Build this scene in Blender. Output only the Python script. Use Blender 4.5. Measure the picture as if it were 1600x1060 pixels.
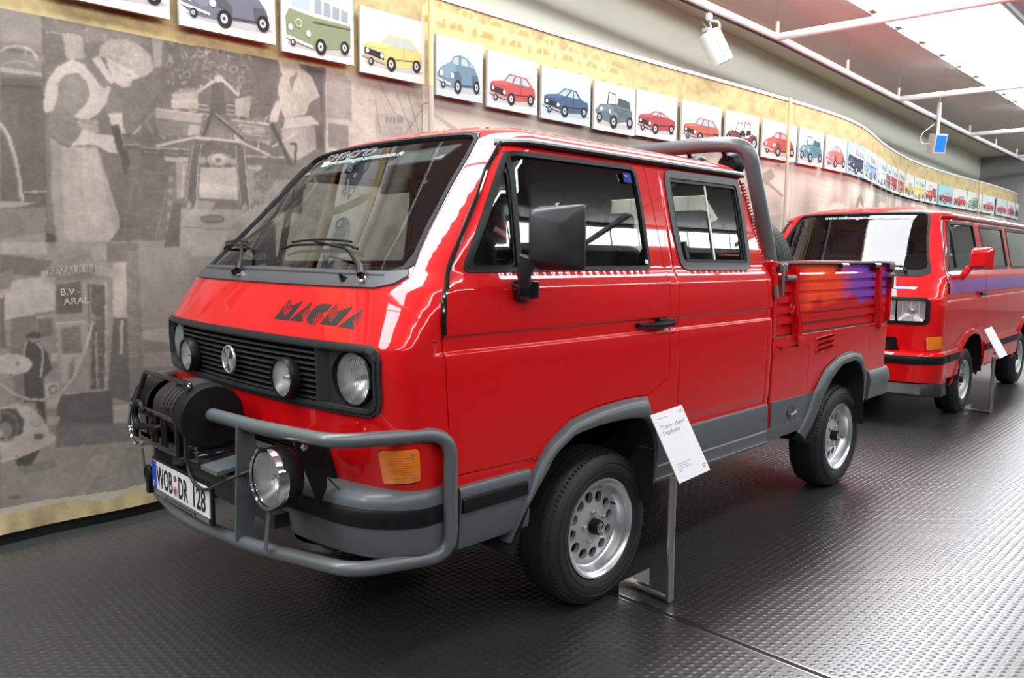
import bpy, bmesh, math, random
import numpy as np
from mathutils import Vector, Matrix
from mathutils.geometry import delaunay_2d_cdt

for o in list(bpy.data.objects):
    bpy.data.objects.remove(o, do_unlink=True)
SC = bpy.context.scene
COL = SC.collection
random.seed(7); RNG = np.random.default_rng(7)
PI = math.pi

# ------------------------------------------------------------------ camera
CAM = np.array([-2.51984, -2.85204, 1.49154]); YAW, PITCH, ROLL = (math.radians(q) for q in (45.0325, -6.2842, 0.5513)); FOC = 1206.72
cf = np.array([math.cos(PITCH)*math.cos(YAW), math.cos(PITCH)*math.sin(YAW), math.sin(PITCH)])
_r0 = np.array([math.sin(YAW), -math.cos(YAW), 0]); _u0 = np.cross(_r0, cf)
cr = _r0*math.cos(ROLL)+_u0*math.sin(ROLL); cu = -_r0*math.sin(ROLL)+_u0*math.cos(ROLL)
cd = bpy.data.cameras.new('camera'); cam = bpy.data.objects.new('camera', cd); COL.objects.link(cam)
M = Matrix(((cr[0], cu[0], -cf[0], CAM[0]), (cr[1], cu[1], -cf[1], CAM[1]), (cr[2], cu[2], -cf[2], CAM[2]), (0, 0, 0, 1)))
cam.matrix_world = M
cd.sensor_fit = 'HORIZONTAL'; cd.sensor_width = 36.0; cd.lens = FOC/1600*36.0; cd.clip_start = .05; cd.clip_end = 200
SC.camera = cam

def ray(px, py): return cf+cr*(px-800)/FOC-cu*(py-530)/FOC
def at_y(px, py, y): d = ray(px, py); return CAM+d*((y-CAM[1])/d[1])
def at_x(px, py, x): d = ray(px, py); return CAM+d*((x-CAM[0])/d[0])
def at_z(px, py, z): d = ray(px, py); return CAM+d*((z-CAM[2])/d[2])

# ------------------------------------------------------------------ light
wd = bpy.data.worlds.new('overcast_sky'); SC.world = wd; wd.use_nodes = True
wd.node_tree.nodes['Background'].inputs[0].default_value = (.80, .88, 1, 1)
wd.node_tree.nodes['Background'].inputs[1].default_value = 1.0
SKY_GLOW = 11.5          # milky roof glazing lit by an overcast sky
SC.view_settings.view_transform = 'Standard'; SC.view_settings.look = 'None'
SC.view_settings.gamma = 1.0; SC.view_settings.use_curve_mapping = False
SC.view_settings.exposure = 0.55
SC.cycles.max_bounces = 8; SC.cycles.diffuse_bounces = 4; SC.cycles.glossy_bounces = 5; SC.cycles.transparent_max_bounces = 24
SC.cycles.transmission_bounces = 6; SC.cycles.sample_clamp_indirect = 6.0; SC.cycles.use_denoising = True; SC.cycles.caustics_reflective = False; SC.cycles.caustics_refractive = False
try: SC.cycles.denoiser = 'OPENIMAGEDENOISE'
except Exception: pass

# ------------------------------------------------------------------ materials
MT = {}
def s2l(c): return tuple(((q/255)/12.92 if q/255 <= .04045 else ((q/255+.055)/1.055)**2.4) for q in c)
def mat(name, col, rough=.5, metal=0.0, coat=0.0, spec=.5, emit=None, es=0.0, bump=None, mottle=None, aniso=0, sheen=0):
    """plain principled material; bump=(scale,strength,distance), mottle=(scale,amount) for fine procedural variation"""
    if name in MT: return MT[name]
    m = bpy.data.materials.new(name); m.use_nodes = True; nt = m.node_tree; b = nt.nodes['Principled BSDF']
    c = (*col, 1)
    b.inputs['Base Color'].default_value = c; b.inputs['Roughness'].default_value = rough; b.inputs['Metallic'].default_value = metal
    b.inputs['Coat Weight'].default_value = coat; b.inputs['Coat Roughness'].default_value = .03
    b.inputs['Specular IOR Level'].default_value = spec
    if emit: b.inputs['Emission Color'].default_value = (*emit, 1); b.inputs['Emission Strength'].default_value = es
    tc = None
    if bump or mottle: tc = nt.nodes.new('ShaderNodeTexCoord')
    if mottle:
        n = nt.nodes.new('ShaderNodeTexNoise'); n.inputs['Scale'].default_value = mottle[0]; n.inputs['Detail'].default_value = 4
        r = nt.nodes.new('ShaderNodeMapRange'); r.inputs['To Min'].default_value = 1-mottle[1]; r.inputs['To Max'].default_value = 1+mottle[1]
        mx = nt.nodes.new('ShaderNodeMix'); mx.data_type = 'RGBA'; mx.blend_type = 'MULTIPLY'; mx.inputs[0].default_value = 1
        nt.links.new(tc.outputs['Object'], n.inputs['Vector']); nt.links.new(n.outputs['Fac'], r.inputs['Value'])
        mx.inputs[6].default_value = c; nt.links.new(r.outputs['Result'], mx.inputs[7]); nt.links.new(mx.outputs[2], b.inputs['Base Color'])
    if bump:
        n = nt.nodes.new('ShaderNodeTexNoise'); n.inputs['Scale'].default_value = bump[0]; n.inputs['Detail'].default_value = 3
        bp = nt.nodes.new('ShaderNodeBump'); bp.inputs['Strength'].default_value = bump[1]; bp.inputs['Distance'].default_value = bump[2]
        nt.links.new(tc.outputs['Object'], n.inputs['Vector']); nt.links.new(n.outputs['Fac'], bp.inputs['Height']); nt.links.new(bp.outputs['Normal'], b.inputs['Normal'])
    MT[name] = m; return m
def glass_mat(name, tint=(.86, .93, .90), refl=1.0, dark=1.0):
    if name in MT: return MT[name]
    m = bpy.data.materials.new(name); m.use_nodes = True; nt = m.node_tree
    for n in list(nt.nodes): nt.nodes.remove(n)
    o = nt.nodes.new('ShaderNodeOutputMaterial'); t = nt.nodes.new('ShaderNodeBsdfTransparent'); g = nt.nodes.new('ShaderNodeBsdfGlossy')
    f = nt.nodes.new('ShaderNodeFresnel'); f.inputs['IOR'].default_value = 1.52; mu = nt.nodes.new('ShaderNodeMath'); mu.operation = 'MULTIPLY'; mu.inputs[1].default_value = 1.6*refl; mu.use_clamp = True
    mx = nt.nodes.new('ShaderNodeMixShader'); t.inputs[0].default_value = (*[q*dark for q in tint], 1); g.inputs['Roughness'].default_value = .0
    geo = nt.nodes.new('ShaderNodeNewGeometry')
    nt.links.new(f.outputs[0], mu.inputs[0]); nt.links.new(mu.outputs[0], mx.inputs[0]); nt.links.new(t.outputs[0], mx.inputs[1]); nt.links.new(g.outputs[0], mx.inputs[2]); nt.links.new(mx.outputs[0], o.inputs[0])
    MT[name] = m; return m
def print_mat(name='print_ink', rough=.75, weave=None):
    """flat print: colour comes from the mesh's own ink attribute"""
    if name in MT: return MT[name]
    m = bpy.data.materials.new(name); m.use_nodes = True; nt = m.node_tree; b = nt.nodes['Principled BSDF']
    a = nt.nodes.new('ShaderNodeAttribute'); a.attribute_name = 'ink'; b.inputs['Roughness'].default_value = rough; b.inputs['Specular IOR Level'].default_value = .2
    if weave:
        tc = nt.nodes.new('ShaderNodeTexCoord'); n = nt.nodes.new('ShaderNodeTexNoise'); n.inputs['Scale'].default_value = weave; n.inputs['Detail'].default_value = 5
        r = nt.nodes.new('ShaderNodeMapRange'); r.inputs['To Min'].default_value = .80; r.inputs['To Max'].default_value = 1.2
        mx = nt.nodes.new('ShaderNodeMix'); mx.data_type = 'RGBA'; mx.blend_type = 'MULTIPLY'; mx.inputs[0].default_value = 1
        nt.links.new(tc.outputs['Object'], n.inputs['Vector']); nt.links.new(n.outputs['Fac'], r.inputs['Value'])
        nt.links.new(a.outputs['Color'], mx.inputs[6]); nt.links.new(r.outputs['Result'], mx.inputs[7]); nt.links.new(mx.outputs[2], b.inputs['Base Color'])
    else: nt.links.new(a.outputs['Color'], b.inputs['Base Color'])
    MT[name] = m; return m

RED = mat('red_paint', (.62, .004, .006), .45, 0, 1.0, .08)
GREYP = mat('grey_cladding_plastic', s2l((84, 90, 91)), .42, 0, .15, bump=(900, .06, .0005))
TUBE = mat('grey_powder_coat', s2l((86, 92, 93)), .36, 0, .25, bump=(500, .05, .0006))
BLACKP = mat('black_plastic', (.006, .006, .007), .45, 0, 0, .25, bump=(800, .1, .0006))
DARKP = mat('dark_grey_plastic', (.020, .021, .023), .40, 0, 0, .45, bump=(700, .08, .0006))
COWL = mat('cowl_grey_plastic', (.060, .062, .067), .45)
RUBBER = mat('black_rubber', (.008, .008, .009), .6, 0, 0, .25)
TYRE = mat('tyre_rubber', (.016, .016, .017), .62, bump=(60, .12, .002), mottle=(9, .2))
GLOSSB = mat('gloss_black', (.006, .006, .007), .12, 0, .6)
ALLOY = mat('silver_alloy', (.60, .60, .60), .40, .55)
ALLOYP = mat('polished_alloy_lip', (.72, .72, .73), .27, .9)
CHROME = mat('chrome', (.86, .86, .87), .06, 1.0)
STEEL = mat('brushed_steel', (.50, .47, .43), .34, 1.0, bump=(260, .05, .0004))
BOLT = mat('zinc_bolt', (.45, .44, .42), .38, .9)
LINING = mat('interior_grey_trim', (.15, .15, .15), .8)
SEATF = mat('charcoal_seat_fabric', (.028, .029, .032), .92, bump=(500, .2, .001))
HEADL = mat('pale_headliner', (.32, .32, .31), .9)
GLASS = glass_mat('clear_vehicle_glass')
GLASSW = glass_mat('windscreen_glass', (.84, .92, .88), .8)
GLASSD = glass_mat('tinted_van_glass', (.62, .70, .68), 1.2)
LENS = glass_mat('lamp_glass', (.97, .97, .97), .55)
REFL = mat('lamp_reflector', (.88, .88, .88), .28, .55)
ORANGE = mat('amber_lens', (.80, .20, .008), .18, 0, 1.0, emit=(1, .3, .01), es=0.0)
WHITE = mat('white_sheet', (.88, .88, .90), .5)
WHITEP = mat('white_enamel', (.80, .80, .79), .35, 0, .2)
INK = mat('black_print', (.012, .012, .012), .5)
INKG = mat('grey_print', (.32, .32, .34), .6)
PRINT = print_mat('print_ink', .8)
MURAL = print_mat('mural_fabric_print', .85, 55)
UNDER = mat('underbody_black', (.008, .008, .009), .8)

# ------------------------------------------------------------------ mesh helpers
def tag(o, label=None, cat=None, group=None, kind=None):
    if label: o['label'] = label
    if cat: o['category'] = cat
    if group: o['group'] = group
    if kind: o['kind'] = kind
    return o
def empty(name, loc=(0, 0, 0), rz=0, label=None, cat=None, group=None, parent=None):
    o = bpy.data.objects.new(name, None); COL.objects.link(o); o.location = loc; o.rotation_euler = (0, 0, rz)
    o.empty_display_size = .1
    if parent: o.parent = parent
    return tag(o, label, cat, group)
def link(name, me, material, parent=None):
    o = bpy.data.objects.new(name, me); COL.objects.link(o)
    if material: me.materials.append(material)
    if parent: o.parent = parent
    return o
def raw(name, verts, faces, material, parent=None, smooth=False, normals=None, auto=None):
    me = bpy.data.meshes.new(name); me.from_pydata([tuple(map(float, v)) for v in verts], [], faces); me.validate(verbose=False)
    if smooth or normals is not None:
        me.polygons.foreach_set('use_smooth', [True]*len(me.polygons))
    if normals is not None: me.normals_split_custom_set_from_vertices([tuple(map(float, n)) for n in normals])
    if auto is not None: me.set_sharp_from_angle(angle=math.radians(auto))
    return link(name, me, material, parent)
class MB:
    """collects simple solids into one mesh"""
    def __init__(s): s.v = []; s.f = []; s.sm = []
    def add(s, v, f, sm=False):
        n = len(s.v); s.v += [tuple(map(float, q)) for q in v]; s.f += [tuple(i+n for i in q) for q in f]; s.sm += [sm]*len(f); return s
    def box(s, c, d, R=None, bev=0):
        hx, hy, hz = (q/2 for q in d); c = np.array(c, float)
        if bev <= 0:
            v = [(sx*hx, sy*hy, sz*hz) for sx in (-1, 1) for sy in (-1, 1) for sz in (-1, 1)]
            f = [(0, 1, 3, 2), (4, 6, 7, 5), (0, 4, 5, 1), (2, 3, 7, 6), (0, 2, 6, 4), (1, 5, 7, 3)]
        else:
            bm = bmesh.new(); bmesh.ops.create_cube(bm, size=1)
            for q in bm.verts: q.co = Vector((q.co.x*d[0], q.co.y*d[1], q.co.z*d[2]))
            bmesh.ops.bevel(bm, geom=bm.edges[:], offset=bev, segments=3, affect='EDGES', profile=.5)
            bm.verts.index_update(); v = [tuple(q.co) for q in bm.verts]; f = [tuple(q.index for q in g.verts) for g in bm.faces]; bm.free()
        v = np.array(v)
        if R is not None: v = v@np.array(R).T
        return s.add(v+c, f, bev > 0)
    def tube(s, pts, r, n=12, closed=False, caps=True):
        P = [np.array(q, float) for q in pts]; m = len(P); rr = r if hasattr(r, '__len__') else [r]*m
        T = []
        for i in range(m):
            if closed: t = P[(i+1) % m]-P[i-1]
            else: t = P[min(i+1, m-1)]-P[max(i-1, 0)]
            T.append(t/max(np.linalg.norm(t), 1e-9))
        up = np.array((0, 0, 1.0)) if abs(T[0][2]) < .9 else np.array((1.0, 0, 0))
        u = np.cross(T[0], up); u /= np.linalg.norm(u); v = []; 
        for i in range(m):
            u = u-T[i]*(u@T[i]); u /= max(np.linalg.norm(u), 1e-9); w = np.cross(T[i], u)
            for k in range(n):
                a = 2*PI*k/n; v.append(P[i]+rr[i]*(math.cos(a)*u+math.sin(a)*w))
        f = []
        for i in range(m if closed else m-1):
            j = (i+1) % m
            for k in range(n): f.append((i*n+k, i*n+(k+1) % n, j*n+(k+1) % n, j*n+k))
        s.add(v, f, True)
        if caps and not closed:
            b = len(s.v)-len(v)
            s.f += [tuple(b+k for k in range(n))[::-1], tuple(b+(m-1)*n+k for k in range(n))]; s.sm += [False, False]
        return s
    def lathe(s, prof, c, axis, n=32, sm=True, up=None):
        """prof: (r, h) along the axis from c"""
        ax = np.array(axis, float); ax /= np.linalg.norm(ax); c = np.array(c, float)
        ref = np.array(up if up is not None else ((0, 0, 1) if abs(ax[2]) < .9 else (1, 0, 0)), float)
        u = np.cross(ax, ref); u /= np.linalg.norm(u); w = np.cross(ax, u); v = []; m = len(prof)
        for r, h in prof:
            for k in range(n):
                a = 2*PI*k/n; v.append(c+ax*h+max(r, 1e-5)*(math.cos(a)*u+math.sin(a)*w))
        f = [(i*n+k, i*n+(k+1) % n, (i+1)*n+(k+1) % n, (i+1)*n+k) for i in range(m-1) for k in range(n)]
        return s.add(v, f, sm)
    def prism(s, poly, O, U, V, W, t):
        """poly of (u,v) extruded by t along W"""
        O, U, V, W = (np.array(q, float) for q in (O, U, V, W)); n = len(poly)
        a = [O+U*p+V*q for p, q in poly]; v = a+[q+W*t for q in a]
        f = [tuple(range(n))[::-1], tuple(range(n, 2*n))]+[(i, (i+1) % n, (i+1) % n+n, i+n) for i in range(n)]
        return s.add(v, f)
    def build(s, name, material, parent=None, auto=35):
        me = bpy.data.meshes.new(name); me.from_pydata(s.v, [], s.f)
        me.polygons.foreach_set('use_smooth', s.sm)
        bm = bmesh.new(); bm.from_mesh(me); bmesh.ops.recalc_face_normals(bm, faces=bm.faces[:]); bm.to_mesh(me); bm.free()
        if auto and any(s.sm): me.set_sharp_from_angle(angle=math.radians(auto))
        return link(name, me, material, parent)
def bez(pts, r=.05, n=6):
    """round the corners of a polyline"""
    P = [np.array(q, float) for q in pts]; out = [P[0]]
    for i in range(1, len(P)-1):
        a, b, c = P[i-1], P[i], P[i+1]; la, lc = np.linalg.norm(a-b), np.linalg.norm(c-b); ra = min(r, la*.49, lc*.49)
        p0 = b+(a-b)/la*ra; p2 = b+(c-b)/lc*ra
        for k in range(n+1):
            t = k/n; out.append((1-t)**2*p0+2*t*(1-t)*b+t*t*p2)
    return out+[P[-1]]
def copy_tree(o, parent=None):
    c = o.copy(); COL.objects.link(c)
    if parent: c.parent = parent
    for ch in list(o.children): copy_tree(ch, c)
    return c
def flat_print(name, polys, O, U, V, N, parent=None, step=.0004, material=None):
    """layered flat ink on a plane: polys = [(points, rgb)]"""
    O, U, V, N = (np.array(q, float) for q in (O, U, V, N)); vv = []; ff = []; cc = []
    for k, (pl, c) in enumerate(polys):
        b = len(vv); vv += [tuple(O+U*p+V*q+N*(step*(k+1))) for p, q in pl]; ff.append(tuple(range(b, b+len(pl)))); cc += [(*c, 1)]*len(pl)
    me = bpy.data.meshes.new(name); me.from_pydata(vv, [], ff)
    at = me.color_attributes.new('ink', 'FLOAT_COLOR', 'POINT'); at.data.foreach_set('color', np.array(cc, np.float32).ravel())
    return link(name, me, material or PRINT, parent)
def text_obj(name, body, size, O, U, V, material, parent=None, extrude=.0006, align='LEFT', sx=1.0, shear=0.0, bold=0.0, spacing=1.0, outline=False):
    cu_ = bpy.data.curves.new(name, 'FONT'); cu_.body = body; cu_.size = size; cu_.extrude = extrude; cu_.align_x = align; cu_.shear = shear; cu_.offset = bold; cu_.space_character = spacing
    cu_.resolution_u = 3
    if outline: cu_.fill_mode = 'NONE'; cu_.extrude = 0; cu_.bevel_depth = outline; cu_.bevel_resolution = 1
    t = bpy.data.objects.new(name, cu_); COL.objects.link(t)
    bpy.context.view_layer.update()
    me = bpy.data.meshes.new_from_object(t.evaluated_get(bpy.context.evaluated_depsgraph_get())); bpy.data.objects.remove(t, do_unlink=True)
    U = np.array(U, float); V = np.array(V, float); N = np.cross(U, V); O = np.array(O, float)
    n = len(me.vertices); co = np.empty(n*3, np.float32); me.vertices.foreach_get('co', co); co = co.reshape(-1, 3)
    nw = O+co[:, :1]*sx*U+co[:, 1:2]*V+co[:, 2:3]*N
    me.vertices.foreach_set('co', nw.astype(np.float32).ravel()); me.update(); me.materials.clear()
    me.name = name
    return link(name, me, material, parent)
def ellipse(cx, cy, rx, ry, n=20, a0=0, a1=2*PI, rot=0):
    r = []
    for k in range(n if a1-a0 >= 2*PI-1e-6 else n+1):
        a = a0+(a1-a0)*k/n; x, y = rx*math.cos(a), ry*math.sin(a); r.append((cx+x*math.cos(rot)-y*math.sin(rot), cy+x*math.sin(rot)+y*math.cos(rot)))
    return r
def in_poly(X, Z, poly):
    ins = np.zeros(X.shape, bool); P = list(poly); j = len(P)-1
    for i in range(len(P)):
        xi, zi = P[i]; xj, zj = P[j]
        c = (zi > Z) != (zj > Z)
        if zi != zj: ins ^= c & (X < (xj-xi)*(Z-zi)/(zj-zi)+xi)
        j = i
    return ins
# ------------------------------------------------------------------ the hall
BX = np.array([-9, 2.5, 3.5, 4.5, 5.8, 6.6, 7.4, 8.0, 8.6, 9.3, 10.2, 11.5, 13.0, 14.5, 16.7, 18.9, 21.0, 23.2])
BY = np.array([1.62, 1.62, 1.60, 1.545, 1.475, 1.445, 1.435, 1.45, 1.51, 1.64, 1.85, 2.10, 2.33, 2.46, 2.55, 2.55, 2.60, 2.75])
_bg = np.arange(-9, 23.2, .02); _bf = np.interp(_bg, BX, BY); _k = np.exp(-.5*(np.arange(-60, 61)/22)**2); _k /= _k.sum()
_bf = np.convolve(np.pad(_bf, 60, mode='edge'), _k, mode='valid')
def ban_y(x): return np.interp(x, _bg, _bf)
def wall_y(x): return 2.51+.07*(np.asarray(x)-5.43)
RAILP = [(-8.5, 1.95), (0, 1.99), (5.16, 2.04), (7.16, 2.06), (12.31, 2.33), (17.53, 2.55), (23.2, 2.75)]
def rail_y(x): return np.interp(x, [q[0] for q in RAILP], [q[1] for q in RAILP])
def sky_y(x): return .93+.014*(np.asarray(x)-8.44)
X0, X1 = -9.0, 23.3
RIDGE_Y, RIDGE_Z = -2.3, 7.1
EAVE_Z = 4.42

def strip(name, xs, fa, fb, material, kind='structure'):
    v = []; 
    for x in xs: v += [(x, *fa(x)), (x, *fb(x))]
    f = [(2*i, 2*i+2, 2*i+3, 2*i+1) for i in range(len(xs)-1)]
    o = raw(name, v, f, material); tag(o, kind=kind); return o

# floor: studded dark rubber
def floor_mat():
    m = bpy.data.materials.new('dark_rubber_floor'); m.use_nodes = True; nt = m.node_tree; b = nt.nodes['Principled BSDF']
    tc = nt.nodes.new('ShaderNodeTexCoord'); n = nt.nodes.new('ShaderNodeTexNoise'); n.inputs['Scale'].default_value = 1.7; n.inputs['Detail'].default_value = 6
    cr_ = nt.nodes.new('ShaderNodeMapRange'); cr_.inputs['To Min'].default_value = .026; cr_.inputs['To Max'].default_value = .036
    cb = nt.nodes.new('ShaderNodeCombineColor')
    nt.links.new(tc.outputs['Object'], n.inputs['Vector']); nt.links.new(n.outputs['Fac'], cr_.inputs['Value'])
    for k in range(3): nt.links.new(cr_.outputs['Result'], cb.inputs[k])
    nt.links.new(cb.outputs['Color'], b.inputs['Base Color'])
    rr = nt.nodes.new('ShaderNodeMapRange'); rr.inputs['To Min'].default_value = .31; rr.inputs['To Max'].default_value = .37
    n2 = nt.nodes.new('ShaderNodeTexNoise'); n2.inputs['Scale'].default_value = 2.6; n2.inputs['Detail'].default_value = 5
    nt.links.new(tc.outputs['Object'], n2.inputs['Vector']); nt.links.new(n2.outputs['Fac'], rr.inputs['Value']); nt.links.new(rr.outputs['Result'], b.inputs['Roughness'])
    b.inputs['Specular IOR Level'].default_value = .85; b.inputs['IOR'].default_value = 1.75
    MT['floor'] = m; return m
FLOORM = floor_mat()
floor = raw('floor', [(X0, -8.4, 0), (X1, -8.4, 0), (X1, 4.2, 0), (X0, 4.2, 0), (X0, -8.4, -.15), (X1, -8.4, -.15), (X1, 4.2, -.15), (X0, 4.2, -.15)],
            [(0, 1, 2, 3), (7, 6, 5, 4), (0, 4, 5, 1), (1, 5, 6, 2), (2, 6, 7, 3), (3, 7, 4, 0)], FLOORM)
tag(floor, kind='structure')
# round studs of the rubber, as far as the photograph resolves them
PIT = .0355; v = []; f = []
gx = np.arange(-2.6, 9.6, PIT); gy = np.arange(-3.8, 1.5, PIT); NS = 8
ca = np.cos(np.arange(NS)*2*PI/NS); sa = np.sin(np.arange(NS)*2*PI/NS)
pts = np.array([(x, y) for x in gx for y in gy])
d = np.stack([pts[:, 0]-CAM[0], pts[:, 1]-CAM[1], -CAM[2]*np.ones(len(pts))], 1)
zz = d@cf; u = 800+FOC*(d@cr)/np.maximum(zz, .01); w = 530-FOC*(d@cu)/np.maximum(zz, .01)
keep = (zz > .5) & (u > -160) & (u < 1760) & (w < 1200) & (zz < 8.6) & (np.abs(pts[:, 0]-.118) > .03)
pts = pts[keep]; hs_ = (.0008*np.clip((8.6-zz[keep])/3.2, .06, 1))[:, None]
ring = lambda r, z: np.stack([pts[:, None, 0]+r*ca, pts[:, None, 1]+r*sa, np.ones((len(pts), NS))*z], -1)
V3 = np.concatenate([ring(.0135, .0001), ring(.0116, hs_+.0001)], 1).reshape(-1, 3)
base = np.arange(len(pts))[:, None]*(2*NS); k = np.arange(NS); kn = (k+1) % NS
quads = np.stack([base+k, base+kn, base+kn+NS, base+k+NS], -1).reshape(-1, 4)
me = bpy.data.meshes.new('floor_studs'); nv = len(V3); tops = (base+NS+k)
me.vertices.add(nv); me.vertices.foreach_set('co', V3.astype(np.float32).ravel())
nl = quads.size+tops.size; me.loops.add(nl); me.loops.foreach_set('vertex_index', np.concatenate([quads.ravel(), tops.ravel()]).astype(np.int32))
npoly = len(quads)+len(tops); me.polygons.add(npoly)
me.polygons.foreach_set('loop_start', np.concatenate([np.arange(len(quads))*4, quads.size+np.arange(len(tops))*NS]).astype(np.int32))
me.polygons.foreach_set('loop_total', np.concatenate([np.full(len(quads), 4), np.full(len(tops), NS)]).astype(np.int32))
me.update(calc_edges=True); me.validate()
st = link('floor_studs', me, FLOORM, floor); tag(st, 'raised round studs of the dark rubber floor', kind='stuff')
# expansion joint across the floor
t1 = MB().box((.118, -1.6, .0004), (.024, 6.2, .0012)).build('trim_1', UNDER); tag(t1, 'dark floor joint between two bright metal edges', kind='structure')
for s in (-1, 1):
    MB().box((.118+s*.016, -1.6, .0016), (.008, 6.2, .0032)).build('metal_edge', mat('joint_metal', (.62, .62, .63), .25, 1), t1)

WALLM = mat('grey_wall_paint', s2l((228, 229, 214)), .85, mottle=(1.2, .04))
SOFF = mat('pale_soffit_paint', s2l((232, 224, 204)), .8)
CEIL = mat('mauve_grey_ceiling_paint', s2l((224, 212, 210)), .75, mottle=(.8, .04))
PALEW = mat('stone_grey_wall_paint', (.14, .14, .138), .85)
xs = np.linspace(X0, X1, 60)
strip('wall_back', [X0, X1], lambda x: (wall_y(x), 0), lambda x: (wall_y(x), 4.40), WALLM)
raw('wall_end', [(X1, -8.4, 0), (X1, 4.2, 0), (X1, 4.2, 4.95), (X1, -8.4, 4.95)], [(0, 1, 2, 3)], mat('dim_end_wall_paint', s2l((160, 160, 156)), .85))['kind'] = 'structure'
raw('wall_start', [(X0, -8.4, 0), (X0, 4.2, 0), (X0, 4.2, 4.95), (X0, -8.4, 4.95)], [(3, 2, 1, 0)], PALEW)['kind'] = 'structure'
raw('wall_front', [(X0, -8.4, 0), (X1, -8.4, 0), (X1, -8.4, 4.42), (X0, -8.4, 4.42)], [(0, 1, 2, 3)], PALEW)['kind'] = 'structure'
strip('ceiling', xs, lambda x: (rail_y(x)+.03, 4.43), lambda x: (sky_y(x), EAVE_Z), CEIL)
strip('ceiling_soffit', xs, lambda x: (wall_y(x), 4.40), lambda x: (rail_y(x)+.03, 4.43), SOFF)
raw('trim_2', [(X0, -8.4, 4.4), (X1, -8.4, 4.4), (X1, -8.3, 4.3), (X0, -8.3, 4.3)], [(0, 1, 2, 3)], SOFF)['kind'] = 'structure'
# roof: sloping glazed band, plus two unseen upright bands added to light the hall
PANE = bpy.data.materials.new('milky_roof_glazing'); PANE.use_nodes = True
_b = PANE.node_tree.nodes['Principled BSDF']; _b.inputs['Base Color'].default_value = (.8, .8, .8, 1); _b.inputs['Roughness'].default_value = .4
_b.inputs['Emission Color'].default_value = (.93, .97, 1, 1); _b.inputs['Emission Strength'].default_value = SKY_GLOW
BARM = mat('skylight_bar_white', (.55, .55, .54), .5); CURB = mat('curb_white', (.68, .68, .66), .5); CLIP = mat('clip_grey', (.35, .35, .34), .5)
BW, BH = 1.02, .25; nb = 36; bw = (X1-X0)/nb
BANDS = [lambda x: float(sky_y(x)), lambda x: -3.4, lambda x: -7.2]
for bi, yf in enumerate(BANDS):
    win = empty('window_%d' % (bi+1), (0, 0, 0)); tag(win, ('milky glazed roof band above the mural wall', 'unseen upright glowing roof band added to light the ceiling and rails', 'unseen upright glowing roof band added to light the far side of the hall')[bi], kind='structure')
    bw_, bh_ = (BW, BH) if bi == 0 else (-.12, .50) if bi == 1 else (-.10, .42)
    for i in range(nb):
        xa, xb = X0+i*bw, X0+(i+1)*bw; g = .012
        raw('pane', [(xa+g, yf(xa), EAVE_Z), (xb-g, yf(xb), EAVE_Z), (xb-g, yf(xb)-bw_, EAVE_Z+bh_), (xa+g, yf(xa)-bw_, EAVE_Z+bh_)], [(3, 2, 1, 0)], PANE, win)
        e = np.array((xa, yf(xa), EAVE_Z)); q = np.array((xa, yf(xa)-bw_, EAVE_Z+bh_)); dd = q-e; ln = np.linalg.norm(dd); dd /= ln; nn = np.cross((1, 0, 0), dd); Rm = np.stack([(1, 0, 0), dd, nn], 1)
        MB().box((e+q)/2-nn*.012*np.sign(nn[2]), (.022, ln, .03), Rm).build('glazing_bar', BARM, win)
        if xa > 4 and bi == 0: MB().box((xa, yf(xa)-.02, EAVE_Z-.03), (.16, .12, .05)).build('curb_clip', CLIP, win)
        MB().box((xa+bw/2, yf(xa+bw/2)+(.03 if bi == 0 else -.04), EAVE_Z-.02), (bw-.02, .10, .11)).build('eave_curb', CURB, win)
    MB().tube([(x, yf(x)-bw_, EAVE_Z+bh_-.03) for x in np.linspace(X0, X1, 12)], .045, 8).build('head_rail', mat('head_rail_grey', (.30, .31, .31), .5), win)
CEIL2 = mat('roof_lining_paint', s2l((205, 203, 200)), .8)
strip('ceiling_slope', xs, lambda x: (float(sky_y(x))-BW, EAVE_Z+BH), lambda x: (-3.28, EAVE_Z+.50), CEIL2)
strip('ceiling_flat', [X0, X1], lambda x: (-3.4, EAVE_Z), lambda x: (-7.1, EAVE_Z+.42), CEIL2)
strip('ceiling_edge', [X0, X1], lambda x: (-7.2, EAVE_Z), lambda x: (-8.4, 4.42), CEIL2)

# ------------------------------------------------------------------ printed mural hung in front of the wall
ZB, ZT, ZM = .06, 3.31, 2.66
def sep(L): L = np.asarray(L, float); return np.stack([np.clip(L*1.03, 0, 255), np.clip(L*.965, 0, 255), np.clip(L*.90, 0, 255)], -1)
def lin(c): c = np.asarray(c, float)/255; return np.where(c <= .04045, c/12.92, ((c+.055)/1.055)**2.4)
def vnoise(X, Z, s, seed):
    r = np.random.default_rng(seed); G = r.random((256, 256)); a = np.asarray(X)*s+37.3; b = np.asarray(Z)*s+11.7
    i, j = np.floor(a).astype(int), np.floor(b).astype(int); fa, fb = a-i, b-j; fa = fa*fa*(3-2*fa); fb = fb*fb*(3-2*fb)
    g = lambda p, q: G[p % 256, q % 256]
    return (g(i, j)*(1-fa)+g(i+1, j)*fa)*(1-fb)+(g(i, j+1)*(1-fa)+g(i+1, j+1)*fa)*fb
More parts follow.
